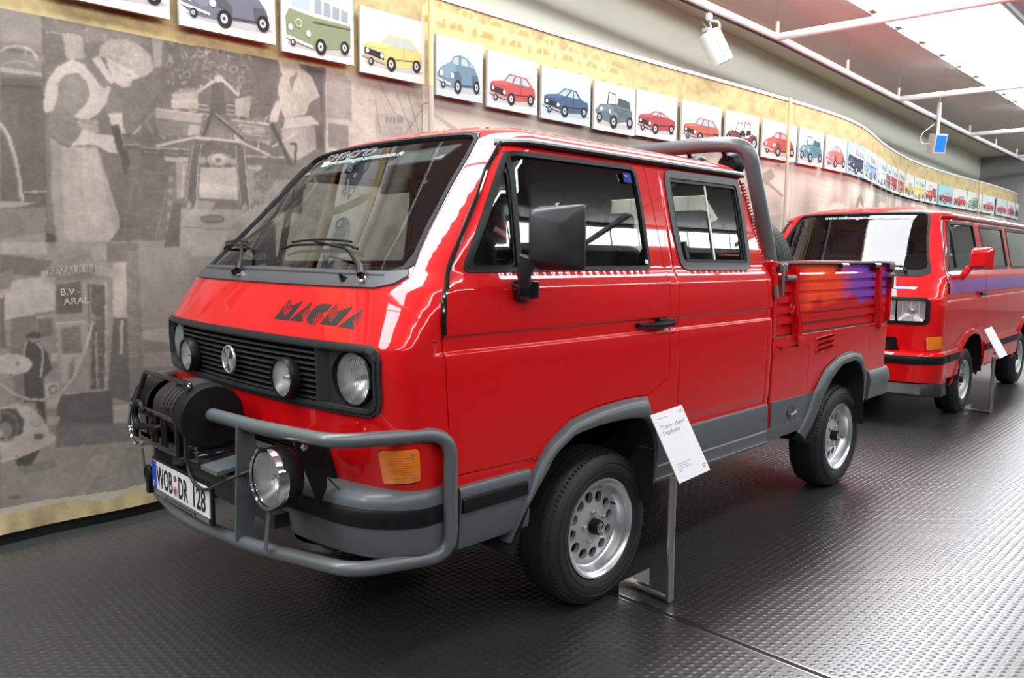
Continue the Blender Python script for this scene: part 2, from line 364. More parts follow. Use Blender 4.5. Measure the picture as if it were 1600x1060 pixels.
class Canvas:
    def __init__(s, xs, zs, base):
        s.xs, s.zs = np.asarray(xs), np.asarray(zs); s.X, s.Z = np.meshgrid(s.xs, s.zs); s.C = np.zeros((*s.X.shape, 3)); s.C[:] = base
    def fill(s, mask, c, al=1.0):
        c = np.array(c if hasattr(c, '__len__') else sep(c)); s.C[mask] = s.C[mask]*(1-al)+c*al
    def poly(s, pts, c, al=1.0, px=True):
        if px: pts = [(q[0], q[2]) for q in (at_y(a, b, 1.62) for a, b in pts)]
        a = np.array(pts); i0, i1 = np.searchsorted(s.xs, (a[:, 0].min(), a[:, 0].max())); j0, j1 = np.searchsorted(s.zs, (a[:, 1].min(), a[:, 1].max()))
        if i1 <= i0 or j1 <= j0: return
        m = in_poly(s.X[j0:j1, i0:i1], s.Z[j0:j1, i0:i1], pts); c = np.array(c if hasattr(c, '__len__') else sep(c)); sub = s.C[j0:j1, i0:i1]; sub[m] = sub[m]*(1-al)+c*al
    def line(s, pts, wd, c, al=1.0, px=True):
        for (x0, y0), (x1, y1) in zip(pts[:-1], pts[1:]):
            L = math.hypot(x1-x0, y1-y0) or 1; nx, ny = -(y1-y0)/L*wd/2, (x1-x0)/L*wd/2
            s.poly([(x0+nx, y0+ny), (x1+nx, y1+ny), (x1-nx, y1-ny), (x0-nx, y0-ny)], c, al, px)
    def ell(s, cx, cy, rx, ry, c, al=1.0, px=True, rot=0): s.poly(ellipse(cx, cy, rx, ry, 24, rot=rot), c, al, px)
    def ring(s, cx, cy, rx, ry, wd, c, al=1.0, px=True, a0=0, a1=2*PI): s.line(ellipse(cx, cy, rx, ry, 28, a0, a1)+([] if a1-a0 < 6.2 else [ellipse(cx, cy, rx, ry, 28)[0]]), wd, c, al, px)
    def blur(s, n=1):
        for _ in range(n):
            p = np.pad(s.C, ((1, 1), (1, 1), (0, 0)), mode='edge'); s.C = (p[1:-1, 1:-1]*2+p[:-2, 1:-1]+p[2:, 1:-1]+p[1:-1, :-2]+p[1:-1, 2:])/6
    def mesh(s, name, yf, parent):
        nz, nx = s.X.shape; Y = yf(s.X, s.Z); v = np.stack([s.X, Y, s.Z], -1).reshape(-1, 3).astype(np.float32)
        i = (np.arange(nz-1)[:, None]*nx+np.arange(nx-1)); q = np.stack([i, i+1, i+1+nx, i+nx], -1).reshape(-1, 4)
        me = bpy.data.meshes.new(name); me.vertices.add(len(v)); me.vertices.foreach_set('co', v.ravel()); me.loops.add(q.size); me.loops.foreach_set('vertex_index', q.astype(np.int32).ravel())
        me.polygons.add(len(q)); me.polygons.foreach_set('loop_start', (np.arange(len(q))*4).astype(np.int32)); me.polygons.foreach_set('loop_total', np.full(len(q), 4, np.int32)); me.update(calc_edges=True)
        c = np.concatenate([lin(np.clip(s.C, 0, 255)), np.ones((nz, nx, 1))], -1).astype(np.float32)
        at = me.color_attributes.new('ink', 'FLOAT_COLOR', 'POINT'); at.data.foreach_set('color', c.ravel()); me.polygons.foreach_set('use_smooth', np.ones(len(q), bool))
        return link(name, me, MURAL, parent)
def fab_y(X, Z):
    return ban_y(X)+.006*np.sin(X*5.1+1.2*np.sin(Z*2))*np.clip((1.2-Z), 0, 1)+.010*np.sin(X*9+2.0)*np.clip((.35-Z)/.3, 0, 1)
mural = empty('wall_mural', (0, 1.62, 0)); tag(mural, 'long sepia photo collage banner with a tan border hung on the back wall', 'mural')
mural.location = (0, 0, 0)
def A(p): return [(x/2.388, y/2.388) for x, y in p]
def B(p): return [(x/2.2556, 380+y/2.2556) for x, y in p]
xs = np.concatenate([np.arange(-9, -2.0, .10), np.arange(-2.0, 1.02, .0058)]); zs = np.concatenate([np.arange(.06, 2.75, .0060), np.arange(2.75, 3.311, .02)])
cv = Canvas(xs, zs, sep(124))
n1 = vnoise(cv.X, cv.Z, 3, 1)*.5+vnoise(cv.X, cv.Z, 9, 2)*.3+vnoise(cv.X, cv.Z, 30, 3)*.2
cv.C *= (.86+.28*n1)[..., None]
# upper scene: two women at a chassis line
def c1(p): return [(x/2.238, 20+y/2.238) for x, y in p]
def c2(p): return [(220+x/2.49, 40+y/2.49) for x, y in p]
def c3(p): return [(x/2.4875, 380+y/2.4875) for x, y in p]
R2 = np.random.default_rng(5)
def P(f, pts, L, al=1.0): cv.poly(f(pts), L, al)
def LN(f, pts, w, L, al=1.0): cv.line(f(pts), w, L, al)
def EL(f, x, y, rx, ry, L, al=1.0, rot=0): cv.poly(f(ellipse(x, y, rx, ry, 22, rot=rot)), L, al)
def clutter(f, n, x0, x1, y0, y1, lo, hi, l0=10, l1=50, w=(1.0, 3.4), al=.7):
    for _ in range(n):
        x, y = R2.uniform(x0, x1), R2.uniform(y0, y1); a = R2.choice([0.05, 1.5, .6, -.6, 1.2])+R2.normal()*.2; l = R2.uniform(l0, l1)
        LN(f, [(x, y), (x+l*math.cos(a), y+l*math.sin(a))], R2.uniform(*w), R2.uniform(lo, hi), al)
P(c1, [(0, -60), (240, -60), (600, -60), (600, 900), (0, 900)], 108); P(c2, [(0, -60), (740, -60), (740, 600), (0, 600)], 107)
P(c1, [(150, -40), (582, -40), (560, 40), (300, 30), (150, 20)], 122, .6)
P(c1, [(220, 75), (290, 85), (298, 165), (232, 160)], 142); P(c1, [(150, 60), (215, 75), (232, 165), (160, 190)], 100); P(c1, [(300, 30), (520, 55), (520, 110), (300, 100)], 126, .7); P(c1, [(528, 60), (580, 60), (576, 190), (540, 190)], 148, .8)
clutter(c1, 60, 170, 520, 20, 110, 100, 160, 6, 22, (.8, 2)); [LN(c1, [(160+k*14, 66+k*1.6), (170+k*14, 68+k*1.6)], 2, 158) for k in range(9)]
clutter(c1, 60, 400, 575, 200, 470, 80, 120, 10, 50)
# parked car body at the edge
P(c1, [(0, -40), (143, -40), (147, 108), (0, 100)], 128); P(c1, [(0, 100), (147, 108), (147, 222), (0, 205)], 118); P(c1, [(0, 186), (147, 208), (147, 224), (0, 205)], 152); P(c1, [(0, 225), (150, 232), (162, 690), (0, 690)], 94); P(c1, [(0, 250), (150, 258), (150, 268), (0, 258)], 76, .7)
P(c1, [(0, 120), (146, 140), (146, 150), (0, 130)], 92, .7); LN(c1, ellipse(55, 170, 75, 54, 20, PI*1.02, PI*1.98), 3, 164); LN(c1, ellipse(60, 196, 60, 26, 16, PI*1.05, PI*1.95), 2, 150); LN(c1, [(95, 130), (85, 150)], 2, 150); P(c1, [(0, 310), (70, 320), (60, 420), (0, 400)], 104, .6)
LN(c1, [(0, 385), (30, 430), (55, 510), (70, 590), (78, 660)], 4.5, 158); LN(c1, [(0, 400), (26, 440), (48, 515), (62, 590), (70, 660)], 2, 120); LN(c1, [(82, 626), (158, 626)], 2.2, 150); LN(c1, [(82, 636), (158, 636)], 2, 82); P(c1, [(0, 658), (130, 664), (60, 680), (0, 684)], 158, .8)
P(c1, [(0, 688), (162, 680), (162, 846), (0, 848)], 118); P(c1, [(0, 790), (162, 770), (162, 846), (0, 848)], 140, .6); P(c1, [(162, 768), (190, 775), (225, 862), (165, 880)], 82); LN(c1, [(150, 0), (158, 500), (163, 846)], 1.6, 84, .8)
# tiled floor
P(c1, [(385, 560), (582, 530), (582, 822), (484, 822), (470, 896), (380, 896)], 100)
for k in range(5): LN(c1, [(395, 590+k*55), (582, 600+k*56)], 1.2, 130, .6)
for k in range(4): LN(c1, [(405+k*62, 560), (360+k*62, 850)], 1.2, 130, .6)
P(c1, [(484, 822), (582, 822), (582, 896), (470, 896)], 150); P(c1, [(160, 850), (470, 850), (470, 900), (160, 900)], 110)
# first woman
P(c1, [(320, 828), (372, 812), (378, 864), (322, 868)], 160); P(c1, [(255, 856), (316, 838), (316, 868), (250, 868)], 154)
P(c1, [(175, 435), (200, 448), (245, 470), (340, 468), (355, 520), (380, 600), (415, 710), (417, 755), (388, 795), (300, 840), (225, 862), (200, 800), (185, 700), (178, 600), (185, 500)], 152)
P(c1, [(175, 435), (215, 460), (215, 600), (225, 760), (250, 855), (225, 862), (200, 800), (185, 700), (178, 600)], 132, .7); P(c1, [(270, 480), (338, 480), (365, 600), (385, 720), (330, 760), (290, 640)], 164, .6); P(c1, [(360, 560), (395, 650), (417, 755), (400, 770), (372, 650)], 140, .6)
for k in range(8): LN(c1, [(230+k*18, 490+6*(k % 3)), (236+k*20, 640+30*(k % 4)), (240+k*21, 800-10*k)], 1.4, 142 if k % 2 else 166, .5)
P(c1, [(205, 230), (260, 208), (302, 238), (318, 285), (302, 330), (262, 368), (265, 385), (292, 408), (272, 440), (240, 472), (200, 452), (170, 420), (172, 360), (188, 330)], 120); P(c1, [(215, 240), (255, 225), (290, 260), (270, 330), (225, 330)], 130, .6); LN(c1, [(180, 430), (215, 460), (245, 472), (280, 446)], 1.6, 86)
P(c1, [(150, 322), (163, 242), (198, 190), (250, 163), (292, 178), (322, 214), (346, 250), (388, 258), (376, 310), (346, 350), (310, 377), (275, 372), (258, 360), (300, 322), (315, 282), (302, 240), (270, 210), (226, 218), (200, 250), (206, 282), (186, 342), (158, 352)], 168); clutter(c1, 50, 165, 330, 180, 360, 150, 178, 4, 12, (1, 2), .4)
P(c1, [(265, 378), (342, 374), (345, 422), (290, 410)], 148); LN(c1, [(270, 378), (340, 392)], 1.4, 120)
P(c1, [(285, 158), (330, 160), (388, 235), (366, 266), (346, 250), (312, 195)], 112); P(c1, [(322, 162), (346, 150), (378, 200), (402, 242), (388, 250), (358, 214)], 172)
P(c1, [(345, 152), (350, 116), (390, 92), (440, 94), (490, 114), (526, 150), (538, 192), (520, 216), (492, 226), (465, 200), (430, 190), (400, 170), (370, 156)], 150)
for k in range(70): a_, r_ = R2.uniform(0, 6.28), R2.uniform(0, 1)**.5; EL(c1, 448+82*r_*math.cos(a_), 150+46*r_*math.sin(a_)+.25*82*r_*math.cos(a_), R2.uniform(4, 11), R2.uniform(2, 5), R2.uniform(128, 182), .6, R2.uniform(0, 3))
P(c1, [(370, 156), (400, 170), (430, 190), (465, 200), (490, 225), (462, 236), (456, 258), (428, 262), (402, 244), (380, 196)], 174); LN(c1, [(440, 216), (458, 220)], 1.6, 128); LN(c1, [(446, 244), (458, 246)], 1.4, 128); EL(c1, 408, 196, 8, 11, 160, .8)
P(c1, [(388, 262), (406, 275), (426, 320), (426, 352), (385, 352), (368, 332)], 116); P(c1, [(378, 352), (426, 350), (430, 398), (444, 425), (412, 414), (388, 388)], 172)
P(c1, [(290, 406), (340, 424), (395, 430), (422, 450), (412, 492), (380, 488), (340, 466), (272, 460), (240, 474), (272, 440)], 174); LN(c1, [(385, 470), (412, 486)], 1.2, 140); LN(c1, [(270, 462), (340, 468), (380, 490)], 1.3, 112)
P(c1, [(388, 392), (416, 392), (456, 520), (444, 565), (432, 560), (425, 510), (405, 470)], 82); LN(c1, [(416, 394), (440, 470)], 1.6, 150); P(c1, [(456, 432), (530, 352), (556, 322), (552, 342), (470, 424)], 158); EL(c1, 520, 398, 8, 32, 168, 1, -.5); LN(c1, [(430, 470), (582, 466)], 8, 96); LN(c1, [(430, 462), (582, 458)], 1.8, 154)
# chassis line
P(c2, [(85, 60), (440, 60), (500, 130), (520, 400), (560, 560), (430, 720), (160, 720), (0, 560), (0, 360), (70, 260)], 98, .75)
clutter(c2, 170, 100, 420, 60, 240, 70, 175, 8, 40); clutter(c2, 60, 380, 500, 180, 360, 75, 120, 10, 40); clutter(c2, 60, 60, 240, 300, 430, 80, 170, 10, 60, (1, 2.4)); clutter(c2, 80, 345, 510, 360, 450, 80, 185, 14, 60, (1, 3))
for x, y, r in ((245, 258, 11), (110, 150, 14), (180, 190, 16), (360, 170, 18), (230, 110, 16), (310, 100, 18), (390, 210, 16)): EL(c2, x, y, r, r*.9, 138, .7); EL(c2, x+1, y+1, r*.55, r*.5, 84, .8)
P(c2, [(122, 266), (225, 256), (222, 326), (118, 320)], 156); P(c2, [(122, 266), (150, 246), (232, 244), (225, 257)], 134); P(c2, [(118, 292), (224, 288), (224, 298), (118, 302)], 172, .7); P(c2, [(368, 286), (432, 272), (420, 360), (370, 350)], 152); P(c2, [(398, 280), (432, 272), (420, 360), (398, 356)], 136, .7)
P(c2, [(278, 220), (322, 220), (332, 345), (268, 345)], 86); LN(c2, [(218, 262), (290, 212), (322, 214), (382, 274)], 4, 168); LN(c2, [(222, 268), (292, 219)], 1.4, 96); EL(c2, 302, 206, 18, 14, 158); 
for k in range(6): LN(c2, [(225, 298+k*9), (262, 302+k*9)], 1.6, 160 if k % 2 else 84); LN(c2, [(334, 300+k*9), (366, 304+k*9)], 1.6, 160 if k % 2 else 84)
P(c2, [(58, 322), (240, 346), (236, 382), (58, 360)], 142); LN(c2, [(58, 324), (240, 348)], 2, 168); P(c2, [(60, 362), (236, 386), (230, 430), (72, 428)], 116); P(c2, [(186, 385), (232, 390), (226, 428), (184, 424)], 158, .8)
P(c2, [(345, 360), (502, 382), (512, 452), (382, 440)], 118, .7); LN(c2, [(350, 366), (500, 384)], 2, 172); [LN(c2, [(380+k*6, 388+k*11), (480+k*4, 398+k*11)], 2, 170 - 12*(k % 2), .8) for k in range(4)]
LN(c2, [(276, 345), (243, 432)], 5, 78); LN(c2, [(284, 345), (400, 440)], 6, 80); LN(c2, [(290, 342), (408, 438)], 1.4, 152); P(c2, [(262, 440), (276, 372), (372, 440)], 112)
LN(c2, [(0, 486), (192, 494)], 14, 94); LN(c2, [(0, 474), (192, 482)], 2.2, 152); LN(c2, [(0, 492), (192, 500)], 1.2, 128); P(c2, [(90, 510), (188, 514), (184, 532), (96, 526)], 152); P(c2, [(136, 530), (186, 534), (170, 670), (140, 676)], 132); LN(c2, [(168, 540), (160, 668)], 2, 164); LN(c2, [(408, 520), (584, 528)], 12, 96); LN(c2, [(408, 508), (584, 515)], 2, 150); P(c2, [(412, 542), (470, 546), (470, 562), (414, 560)], 140); P(c2, [(410, 560), (438, 560), (440, 690), (424, 690)], 128)
P(c2, [(232, 552), (372, 552), (378, 680), (226, 672)], 152); P(c2, [(228, 612), (374, 626), (376, 660), (226, 650)], 166, .8); P(c2, [(288, 680), (378, 684), (372, 712), (290, 694)], 100); P(c2, [(205, 452), (392, 456), (388, 500), (352, 552), (250, 548), (212, 500)], 92)
for xx in (((206, 455), (238, 458), (222, 560), (216, 705), (176, 705), (190, 560)), ((368, 470), (402, 470), (412, 590), (426, 722), (390, 704), (376, 560))): P(c2, list(xx), 90); LN(c2, [xx[0], xx[5], xx[4]], 1.4, 140); LN(c2, [xx[1], xx[2], xx[3]], 1.6, 150)
EL(c2, 302, 522, 46, 26, 138); EL(c2, 302, 516, 26, 17, 160); EL(c2, 302, 524, 14, 9, 100); LN(c2, ellipse(302, 522, 46, 26, 20, 0, PI), 1.6, 92); EL(c2, 240, 524, 16, 14, 130); EL(c2, 360, 530, 15, 13, 130); clutter(c2, 40, 215, 390, 460, 545, 80, 165, 6, 20, (1, 2))
LN(c2, [(58, 470), (210, 436), (300, 444), (386, 452), (502, 506)], 4.2, 160); LN(c2, [(58, 476), (210, 442), (386, 458), (502, 512)], 1.2, 92)
P(c2, [(155, 712), (425, 720), (330, 800), (155, 800)], 136); P(c2, [(150, 790), (345, 800), (300, 900), (0, 900), (0, 866), (150, 866)], 142); P(c2, [(225, 680), (290, 690), (260, 740), (180, 740)], 152, .6); EL(c2, 187, 700, 12, 18, 130); LN(c2, ellipse(187, 700, 12, 18, 14), 1.4, 90); EL(c2, 403, 708, 12, 18, 130); LN(c2, ellipse(403, 708, 12, 18, 14), 1.4, 90); EL(c2, 280, 757, 46, 17, 112); LN(c2, ellipse(280, 752, 46, 13, 18)+[(326, 752)], 1.4, 82); LN(c2, [(330, 760), (420, 715)], 1.2, 112); LN(c2, [(150, 782), (340, 796)], 1.4, 112)
P(c2, [(0, 540), (128, 530), (62, 862), (0, 862)], 98); [LN(c2, [(0, 570+k*70), (110-k*10, 575+k*72)], 1.2, 122, .6) for k in range(5)]; LN(c2, [(20, 560), (0, 640)], 1.2, 122, .6); LN(c2, [(122, 545), (50, 862)], 2, 116); [EL(c2, 118-k*2, 600+k*48, 14, 18, 112) or EL(c2, 116-k*2, 596+k*48, 8, 10, 140, .7) for k in range(5)]; P(c2, [(125, 690), (158, 690), (150, 862), (90, 862)], 90)
clutter(c2, 40, 440, 500, 560, 690, 85, 140, 8, 30); EL(c2, 455, 660, 20, 22, 126)
# second woman
P(c2, [(500, 60), (545, 100), (530, 250), (505, 340), (470, 360), (440, 200)], 96, .7); P(c2, [(645, 150), (708, 180), (708, 480), (670, 480)], 92)
P(c2, [(545, 398), (678, 390), (682, 480), (600, 530), (556, 470)], 150); P(c2, [(640, 395), (678, 390), (682, 470), (650, 490)], 134, .6)
P(c2, [(544, 200), (576, 174), (622, 164), (666, 200), (697, 276), (656, 302), (642, 346), (560, 362), (540, 312), (534, 240)], 166); [EL(c2, R2.uniform(548, 680), R2.uniform(195, 345), 3, 2.4, 142, .7) for _ in range(90)]
P(c2, [(528, 110), (600, 130), (624, 166), (577, 207), (546, 186)], 166); P(c2, [(576, 207), (614, 178), (586, 252)], 124); P(c2, [(532, 288), (548, 312), (537, 352), (530, 378), (500, 372), (505, 340)], 170); P(c2, [(656, 302), (697, 284), (706, 370), (690, 396), (668, 352)], 112); P(c2, [(560, 362), (662, 350), (692, 382), (600, 404), (554, 402)], 172); LN(c2, [(556, 404), (690, 388)], 1.2, 118)
LN(c2, [(512, 472), (612, 416)], 3, 168); LN(c2, [(508, 380), (585, 545)], 6, 78); LN(c2, [(580, 460), (604, 460), (600, 540)], 4, 84)
# street scene at right of the line
P(A, [(1215, 240), (1600, 330), (1600, 640), (1215, 600)], 166); P(A, [(1218, 285), (1312, 300), (1312, 450), (1218, 440)], 140); P(A, [(1225, 460), (1300, 470), (1300, 560), (1225, 550)], 124); P(A, [(1395, 420), (1500, 430), (1500, 520), (1395, 500)], 156); P(A, [(1312, 330), (1400, 350), (1400, 520), (1312, 500)], 172)
for k in range(5): P(A, [(1440+k*14, 438), (1447+k*14, 438), (1447+k*14, 460), (1440+k*14, 458)], 122)
for p_ in ([(1500, 520), (1580, 400)], [(1520, 340), (1570, 520)], [(1480, 350), (1540, 500)], [(1400, 380), (1420, 500)], [(1410, 300), (1470, 420), (1550, 470)]): LN(A, p_, 1.3, 126)
# lower scene: filling station
P(c3, [(0, 0), (640, -10), (640, 900), (0, 900)], 128)
P(c3, [(0, -4), (182, 0), (182, 46), (0, 42)], 148); P(c3, [(0, 44), (205, 68), (165, 128), (0, 122)], 102); P(c3, [(215, -4), (412, -4), (352, 36), (250, 66)], 138); LN(c3, [(350, 30), (352, 68)], 1.6, 116); P(c3, [(352, 20), (415, 0), (418, 68), (360, 70)], 146); P(c3, [(412, 0), (540, 0), (540, 72), (415, 72)], 110)
P(c3, [(20, 150), (215, 126), (215, 262), (50, 292), (18, 300)], 160); P(c3, [(438, 80), (492, 74), (492, 292), (440, 292)], 160); P(c3, [(0, 120), (52, 100), (50, 130), (40, 180), (0, 190)], 118); P(c3, [(0, 180), (50, 180), (48, 190), (12, 200), (18, 420), (0, 420)], 150); P(c3, [(0, 215), (14, 215), (20, 410), (0, 410)], 96)
P(c3, [(44, 292), (142, 280), (142, 560), (60, 620), (40, 420)], 108); P(c3, [(138, 272), (216, 262), (222, 520), (176, 530), (145, 400)], 120); P(c3, [(146, 300), (200, 294), (204, 360), (150, 366)], 96); LN(c3, [(140, 290), (214, 280)], 3, 146); [EL(c3, 222, 320+k*40, 4, 10, 150) for k in range(4)]
P(c3, [(158, 110), (335, 78), (462, 105), (458, 136), (335, 116), (160, 140)], 158); P(c3, [(335, 78), (462, 105), (458, 136), (335, 116)], 146, .8); P(c3, [(330, 68), (410, 70), (410, 92), (335, 80)], 140)
P(c3, [(212, 146), (330, 138), (416, 142), (416, 572), (342, 588), (238, 582)], 136); P(c3, [(216, 162), (316, 148), (320, 270), (220, 280)], 96); P(c3, [(214, 278), (360, 270), (362, 300), (218, 310)], 126); LN(c3, [(218, 312), (330, 304)], 3, 158); P(c3, [(340, 158), (410, 166), (408, 568), (350, 572)], 92); LN(c3, [(352, 170), (352, 560)], 3, 126); LN(c3, [(412, 150), (412, 572)], 2.6, 160); LN(c3, [(374, 350), (378, 560)], 3, 140); clutter(c3, 30, 345, 405, 180, 560, 70, 150, 8, 50, (1, 2.4)); EL(c3, 362, 298, 12, 18, 118); LN(c3, ellipse(362, 298, 12, 18, 14), 1.4, 150)
for y in (186, 262, 342, 540): P(c3, [(412, y), (426, y), (426, y+22), (412, y+22)], 140)
P(c3, [(238, 332), (312, 318), (318, 424), (240, 432)], 108); [LN(c3, [(246, 340+k*12), (306, 332+k*12)], 1.0, 90) for k in range(7)]; P(c3, [(240, 432), (314, 426), (300, 520), (268, 542), (240, 545)], 148); P(c3, [(268, 470), (290, 440), (286, 530), (268, 536)], 118); LN(c3, [(238, 584), (342, 588), (416, 568)], 2.6, 158)
P(c3, [(222, 592), (436, 572), (442, 706), (222, 722)], 88); P(c3, [(442, 290), (502, 290), (506, 622), (436, 600), (420, 572)], 94); P(c3, [(466, 300), (480, 300), (478, 430), (466, 430)], 150)
P(c3, [(490, 52), (540, 20), (554, 486), (500, 486)], 116)
for k in range(33): y = 30+k*14; LN(c3, [(492, y+6), (548, y)], 1.0, 140, .6); LN(c3, [(508+(k % 2)*18, y+4), (508+(k % 2)*18, y+17)], 1.0, 140, .6)
P(c3, [(540, 18), (740, 18), (740, 335), (552, 335)], 132); P(c3, [(552, 340), (740, 322), (740, 400), (556, 372)], 158, .8); P(c3, [(556, 378), (740, 400), (740, 500), (560, 480)], 120, .8); P(c3, [(560, 430), (740, 410), (740, 480), (562, 484)], 146, .7); P(c3, [(438, 632), (512, 628), (512, 696), (440, 700)], 152); P(c3, [(500, 486), (640, 486), (640, 700), (514, 700)], 116)
P(c3, [(92, 402), (110, 376), (150, 380), (186, 430), (202, 490), (170, 522), (180, 700), (150, 706), (140, 620), (95, 620)], 74); P(c3, [(98, 360), (130, 344), (158, 350), (160, 370), (104, 370)], 70); P(c3, [(118, 370), (142, 370), (140, 386), (122, 386)], 128); LN(c3, [(142, 386), (164, 412), (168, 450), (158, 520)], 2.4, 168); LN(c3, [(104, 384), (92, 420), (96, 440)], 2.4, 160); P(c3, [(196, 430), (226, 428), (226, 462), (200, 462)], 150)
P(c3, [(0, 800), (220, 760), (640, 730), (640, 920), (0, 1040)], 138); P(c3, [(218, 700), (530, 700), (540, 770), (218, 796)], 102, .8); P(c3, [(0, 860), (640, 800), (640, 1060), (0, 1060)], 140); P(c3, [(275, 1000), (360, 830), (440, 810), (330, 980)], 158, .6); P(c3, [(420, 950), (570, 840), (610, 930)], 148, .5); P(c3, [(60, 870), (200, 840), (230, 870), (100, 900)], 112, .6); P(c3, [(30, 985), (80, 980), (84, 990), (34, 996)], 96, .7)
P(c3, [(175, 548), (228, 540), (236, 600), (220, 642), (178, 642)], 158); LN(c3, ellipse(206, 570, 16, 16, 14), 3, 104); P(c3, [(180, 674), (230, 672), (230, 706), (184, 708)], 150)
EL(c3, 45, 472, 80, 42, 162); EL(c3, 68, 468, 6, 9, 110); LN(c3, [(0, 420), (20, 405), (44, 408), (56, 430)], 3, 108); LN(c3, [(0, 504), (60, 512), (110, 500)], 1.4, 112)
P(c3, [(0, 640), (60, 624), (122, 640), (166, 680), (194, 735), (216, 752), (216, 768), (180, 792), (120, 806), (0, 852)], 164); P(c3, [(0, 648), (58, 642), (96, 690), (86, 742), (0, 772)], 82); LN(c3, ellipse(20, 715, 48, 56, 20, -PI*.6, PI*.6), 3, 112); EL(c3, 22, 728, 28, 36, 118); LN(c3, ellipse(22, 728, 28, 36, 16), 1.4, 70); EL(c3, 4, 740, 8, 14, 150); LN(c3, ellipse(140, 680, 24, 34, 16)+[(164, 680)], 1.3, 126); EL(c3, 150, 752, 20, 12, 92); P(c3, [(50, 832), (160, 796), (122, 860), (70, 868)], 76); LN(c3, [(0, 850), (70, 832), (170, 790), (216, 760)], 3.4, 172)
LN(c3, [(0, 548), (60, 590), (110, 608), (172, 610), (240, 580), (288, 522), (310, 470), (336, 400), (360, 310)], 3.6, 162); LN(c3, [(0, 552), (60, 595), (110, 613), (172, 615), (242, 585)], 1.2, 100)
n1 = vnoise(cv.X, cv.Z, 40, 8)*.5+vnoise(cv.X, cv.Z, 14, 9)*.5
n2 = vnoise(cv.X, cv.Z, 5, 12)
cv.C *= .93
cv.C *= (.86+.16*n1+.12*n2)[..., None]
cv.blur(1)
TAN = np.array((180, 162, 117.)); TAND = np.array((156, 132, 88.))
def border(c):
    t = c.Z > ZM+.02*np.sin(c.X*1.3); nn = vnoise(c.X, c.Z*2.2, 7, 21)*.6+vnoise(c.X, c.Z, 26, 22)*.4
    c.C[t] = (TAN*(1-.35*np.clip(nn-.42, 0, 1))[..., None])[t]
    b = c.Z < .155+.012*np.sin(c.X*7)+.008*np.sin(c.X*17); nn = vnoise(c.X*3, c.Z, 6, 23)
    c.C[b] = (np.array((182, 164, 122.))*(.82+.3*nn)[..., None])[b]
    b2 = (c.Z >= .155+.012*np.sin(c.X*7)+.008*np.sin(c.X*17)) & (c.Z < .185+.012*np.sin(c.X*7)); c.C[b2] = c.C[b2]*.4+np.array((205, 195, 175.))*.6
border(cv)
cv.C[-1] = (176, 170, 180)
cv.mesh('print_panel', fab_y, mural)
# middle length with a parade of cars in the border
xs = np.arange(1.02, 6.485, .016); zs = np.concatenate([np.arange(.06, 2.0, .024), np.arange(2.0, 3.311, .012)])
cv = Canvas(xs, zs, sep(172)); border(cv)
n1 = vnoise(cv.X, cv.Z, 4, 31); m = cv.Z < ZM; cv.C[m] *= (.85+.3*n1)[m][..., None]
def beetle(c, x, z, s, bodyc, darkc):
    c.poly([(x+s*p, z+s*q) for p, q in ((-.5, .06), (-.5, .2), (-.36, .3), (-.2, .34), (-.06, .5), (.16, .52), (.36, .4), (.5, .2), (.5, .06))], bodyc, .9, False)
    c.poly([(x+s*p, z+s*q) for p, q in ((-.14, .35), (-.03, .46), (.07, .47), (.07, .34))], darkc, .8, False); c.poly([(x+s*p, z+s*q) for p, q in ((.10, .34), (.10, .47), (.2, .46), (.28, .35))], darkc, .8, False)
    c.ell(x-.3*s, z+.08*s, .11*s, .11*s, darkc, .8, False); c.ell(x+.32*s, z+.08*s, .11*s, .11*s, darkc, .8, False)
for k in range(7): beetle(cv, 1.12+k*.30, 3.12-.008*k, .36, (204, 186, 134), (168, 140, 90))
for k in range(8): beetle(cv, 1.0+k*.31, 2.98, .40, (198, 178, 126), (160, 132, 84))
for k in range(5): cv.line([(1.1+k*.9, 2.5), (1.6+k*.9, 2.3-.05*k)], .03, 140, .8, False)
for k in range(9):
    x = 1.12+k*.19; h_ = 1.5+.35*math.sin(k*2.1); cv.poly([(x, .5), (x+.17, .5), (x+.17, h_), (x, h_+.06)], 138+14*(k % 3), .8, False)
    for q in range(5): cv.poly([(x+.04, .62+q*.22), (x+.12, .62+q*.22), (x+.12, .76+q*.22), (x+.04, .76+q*.22)], 104, .7, False)
cv.poly([(1.02, .17), (6.48, .17), (6.48, .5), (1.02, .55)], 132, .8, False)
for x_, z_, s_ in ((3.5, .45, 1.5), (5.1, .5, 1.1), (2.4, 1.75, .8)): beetle(cv, x_, z_, s_, tuple(sep(178)), tuple(sep(98)))
for k in range(6): cv.line([(2.9+k*.3, 1.35), (2.9+k*.3, 2.2)], .03, 120, .7, False)
cv.line([(2.8, 2.2), (4.6, 2.12)], .05, 118, .8, False); cv.line([(2.8, 1.35), (4.6, 1.3)], .04, 122, .8, False)
cv.poly([(4.9, 1.7), (5.2, 2.05), (5.6, 2.35), (6.0, 2.5), (6.1, 2.42), (5.7, 2.2), (5.35, 1.9), (5.1, 1.6)], 132, .8, False); cv.poly([(5.3, 1.5), (6.2, 1.6), (6.3, 2.0), (5.6, 1.9)], 142, .7, False); cv.line([(5.0, 2.5), (5.6, 2.45), (6.3, 2.2)], .04, 128, .8, False)
cv.C[-1] = (176, 170, 180); cv.mesh('print_panel', fab_y, mural)
